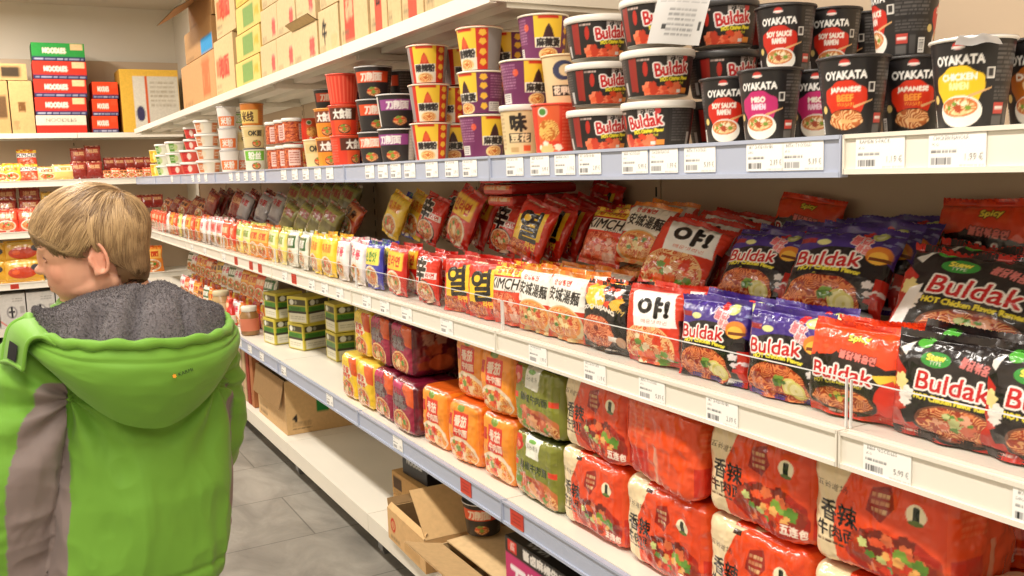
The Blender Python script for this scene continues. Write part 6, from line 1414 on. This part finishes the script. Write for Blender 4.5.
hb_ = skin_between(rim, bot, 40, .024, od)
tt, aa = np.meshgrid(np.linspace(0, 1, 40), np.linspace(0, 1, n), indexing='ij')
hb_ = hb_+od[None]*(.004*fbm(hb_[..., 0]*14, hb_[..., 1]*14, hb_[..., 2]*14, 3)+.0030*ridge(aa*6, tt*3, aa*0+2, 3)*(tt > .1)-.0035*np.exp(-((tt-.19)/.018)**2))[..., None]
under = skin_between(bot, bot+np.array([0, .05, .03]), 4, 0, od)
hk = Bag(); hk.add(hb_, gquads(n, 40, flip=False), green_); hk.add(under, gquads(n, 4), green_)
rim2 = rim+np.array([0, 0, .003])+od*.002
hk.tube(rim2+np.stack([0*np.arange(n), 0*np.arange(n), .0015*np.sin(np.arange(n)*.9)], -1), .0085+.0012*np.sin(np.arange(n)*1.3), 10, green_, cap=True)
hood = obj('hood', hk.build('hood', [M['shell']], True), boy); hood['label'] = 'green hood hanging down the back'
m1 = 34; t = np.linspace(0, 1, m1)[:, None, None]; upv = np.array([0, 0, 1.])
inn = rim-od*.006
l1 = inn[None]*(1-t)+peak[None]*t+upv*(.020*np.sin(PI*t))-od[None]*0+od[None]*(.012*np.sin(PI*t))
t2 = np.linspace(0, 1, 12)[1:, None, None]; l2 = peak[None]*(1-t2)+nk[None]*t2+upv*(.012*np.sin(PI*t2))
ln_ = np.concatenate([l1, l2], 0); bb, aa = np.meshgrid(np.linspace(0, 1, len(ln_)), np.linspace(0, 1, n), indexing='ij')
def crease(a0, sl, wdt, dep, b0=.0, b1=.75): return -dep*np.exp(-((aa-a0-sl*bb)/wdt)**2)*np.clip((bb-b0)*8, 0, 1)*np.clip((b1-bb)*5, 0, 1)
disp = crease(.33, .10, .026, .028, -.2, .5)+crease(.46, .03, .020, .032, -.2, .66)+crease(.62, -.05, .016, .024, -.2, .5)+crease(.52, -.02, .022, .010, .3, .95)+.005*fbm(ln_[..., 0]*22, ln_[..., 1]*22, ln_[..., 2]*22, 3)
ln_ = ln_+(upv*.8+od[None]*.6)*disp[..., None]
fk = Bag(); fk.add(ln_, gquads(n, len(ln_)))
# short pile
g2 = np.random.default_rng(9)
P2 = ln_; du = np.gradient(P2, axis=1); dv_ = np.gradient(P2, axis=0); nn = np.cross(du, dv_); nn /= np.maximum(np.linalg.norm(nn, axis=2, keepdims=True), 1e-9)
nn = np.where(nn[..., 2:3] < 0, -nn, nn)
NF = 26000; fi = g2.random(NF)*(P2.shape[0]-2); fj = g2.random(NF)*(P2.shape[1]-2); i0, j0 = fi.astype(int), fj.astype(int); fx, fy = (fi-i0)[:, None], (fj-j0)[:, None]
pb = P2[i0, j0]*(1-fx)*(1-fy)+P2[i0+1, j0]*fx*(1-fy)+P2[i0, j0+1]*(1-fx)*fy+P2[i0+1, j0+1]*fx*fy; nb2 = nn[i0, j0]
dirf = nb2+g2.normal(size=(NF, 3))*.45; tip = pb+dirf*(.0008+.0012*g2.random((NF, 1))); sd = np.cross(dirf, g2.normal(size=(NF, 3))); sd /= np.linalg.norm(sd, axis=1)[:, None]
V4 = np.stack([pb-sd*.0007, pb+sd*.0007, tip+sd*.0003, tip-sd*.0003], 1); fk.add(V4.reshape(-1, 3), np.arange(NF*4).reshape(-1, 4))
obj('hood_lining', fk.build('hood_lining', [M['fleece']], True), boy)['label'] = 'grey fleece lining of the open hood'
# shoulder flap with its patch
fp = Bag(); A1 = crv([(.062, 1.565, 1.045), (.042, 1.58, 1.058), (.022, 1.585, 1.050), (.012, 1.59, 1.008)], 24); A2 = crv([(.036, 1.69, 1.078), (.020, 1.69, 1.076), (-.002, 1.68, 1.062), (-.016, 1.665, 1.012)], 24)
t = np.linspace(0, 1, 14)[:, None, None]; fs = A1[None]*(1-t)+A2[None]*t+np.array([-.3, 0, .9])*.006*np.sin(PI*t)
fp.add(fs, gquads(24, 14), green_); fp.add(fs-np.array([-.25, 0, .9])*.006, gquads(24, 14, flip=True), green_); fp.tube(A1, .0035, 8, green_); fp.tube(A2, .0035, 8, green_); fp.tube(fs[:, -1], .0035, 8, green_)
flap_o = obj('collar_flap', fp.build('collar_flap', [M['shell']], True), boy); vp = Bag(); ctr = fs[3:9, 18:23]; vp.add(ctr+np.array([-.55, -.5, .55])*.004, gquads(ctr.shape[1], ctr.shape[0])); vp.add(ctr+np.array([-.55, -.5, .55])*.0035, gquads(ctr.shape[1], ctr.shape[0], flip=True))
obj('velcro_patch', vp.build('velcro_patch', [M['velcro']], True), flap_o)['label'] = 'black patch'
# small print on the hood
T_, lo_, hi_ = glyphs('KARMI'); lg_ = Bag()
def on_hood(a, t):
    i, j = t*39, a*(n-1); i0, j0 = int(i), int(j); return hb_[min(i0, 39), min(j0, n-1)]*(1-(j-j0))+hb_[min(i0, 39), min(j0+1, n-1)]*(j-j0)
c0, c1 = on_hood(.560, .36), on_hood(.60, .35); ex_ = c1-c0; ex_ /= np.linalg.norm(ex_); eo = np.array([od[42][0], od[42][1], .25]); eo -= ex_*(eo @ ex_); eo /= np.linalg.norm(eo); ey = np.cross(eo, ex_)*1.0
q2 = ((T_-lo_)/(hi_-lo_)[None, None]*np.array([.026, .0055])).reshape(-1, 2); o_ = c0+eo*.0035
P3 = o_+q2[:, :1]*ex_+q2[:, 1:]*ey; k3 = P3.reshape(-1, 3, 3); V4 = np.stack([k3[:, 0], k3[:, 1], (k3[:, 1]+k3[:, 2])/2, k3[:, 2]], 1).reshape(-1, 3)
lg_.add(V4, np.arange(len(V4)).reshape(-1, 4), lin((30, 50, 30)))
an = np.arange(12)*2*PI/12; dot = o_-ex_*.007+ey*.0028+(np.cos(an)[:, None]*ex_+np.sin(an)[:, None]*ey)*np.where(np.arange(12) % 2, .0042, .0024)[:, None]; cdt = o_-ex_*.007+ey*.0028
lg_.add(np.vstack([dot, cdt]), [(i, (i+1) % 12, (i+2) % 12, 12) for i in range(0, 12, 2)], lin((240, 160, 50)))
obj('printed_logo', lg_.build('printed_logo', [M['shell']]), hood)
# trousers and shoes
tr = Bag(); ringloft(tr, [(.50, .167, 1.715, .125, .098), (.62, .167, 1.715, .128, .10), (.66, .167, 1.715, .115, .09)], 30)
for cx_ in (.112, .222): limb(tr, [(cx_, 1.715, .58), (cx_, 1.722, .34), (cx_+.002, 1.705, .10)], [.080, .064, .056], 18)
tm = fuse(tr, .007, 6, 'trousers'); tm.materials.append(M['trouser']); obj('trousers', tm, boy)
for cx_ in (.112, .222):
    sh = Bag(); limb(sh, [(cx_, 1.685, .052), (cx_-.002, 1.75, .048), (cx_-.006, 1.85, .036)], [.048, .044, .036], 16); ellip(sh, (cx_-.003, 1.765, .014), (.048, .13, .014)); sm_ = fuse(sh, .005, 3, 'shoe'); sm_.materials.append(M['shoe']); obj('shoe', sm_, boy)
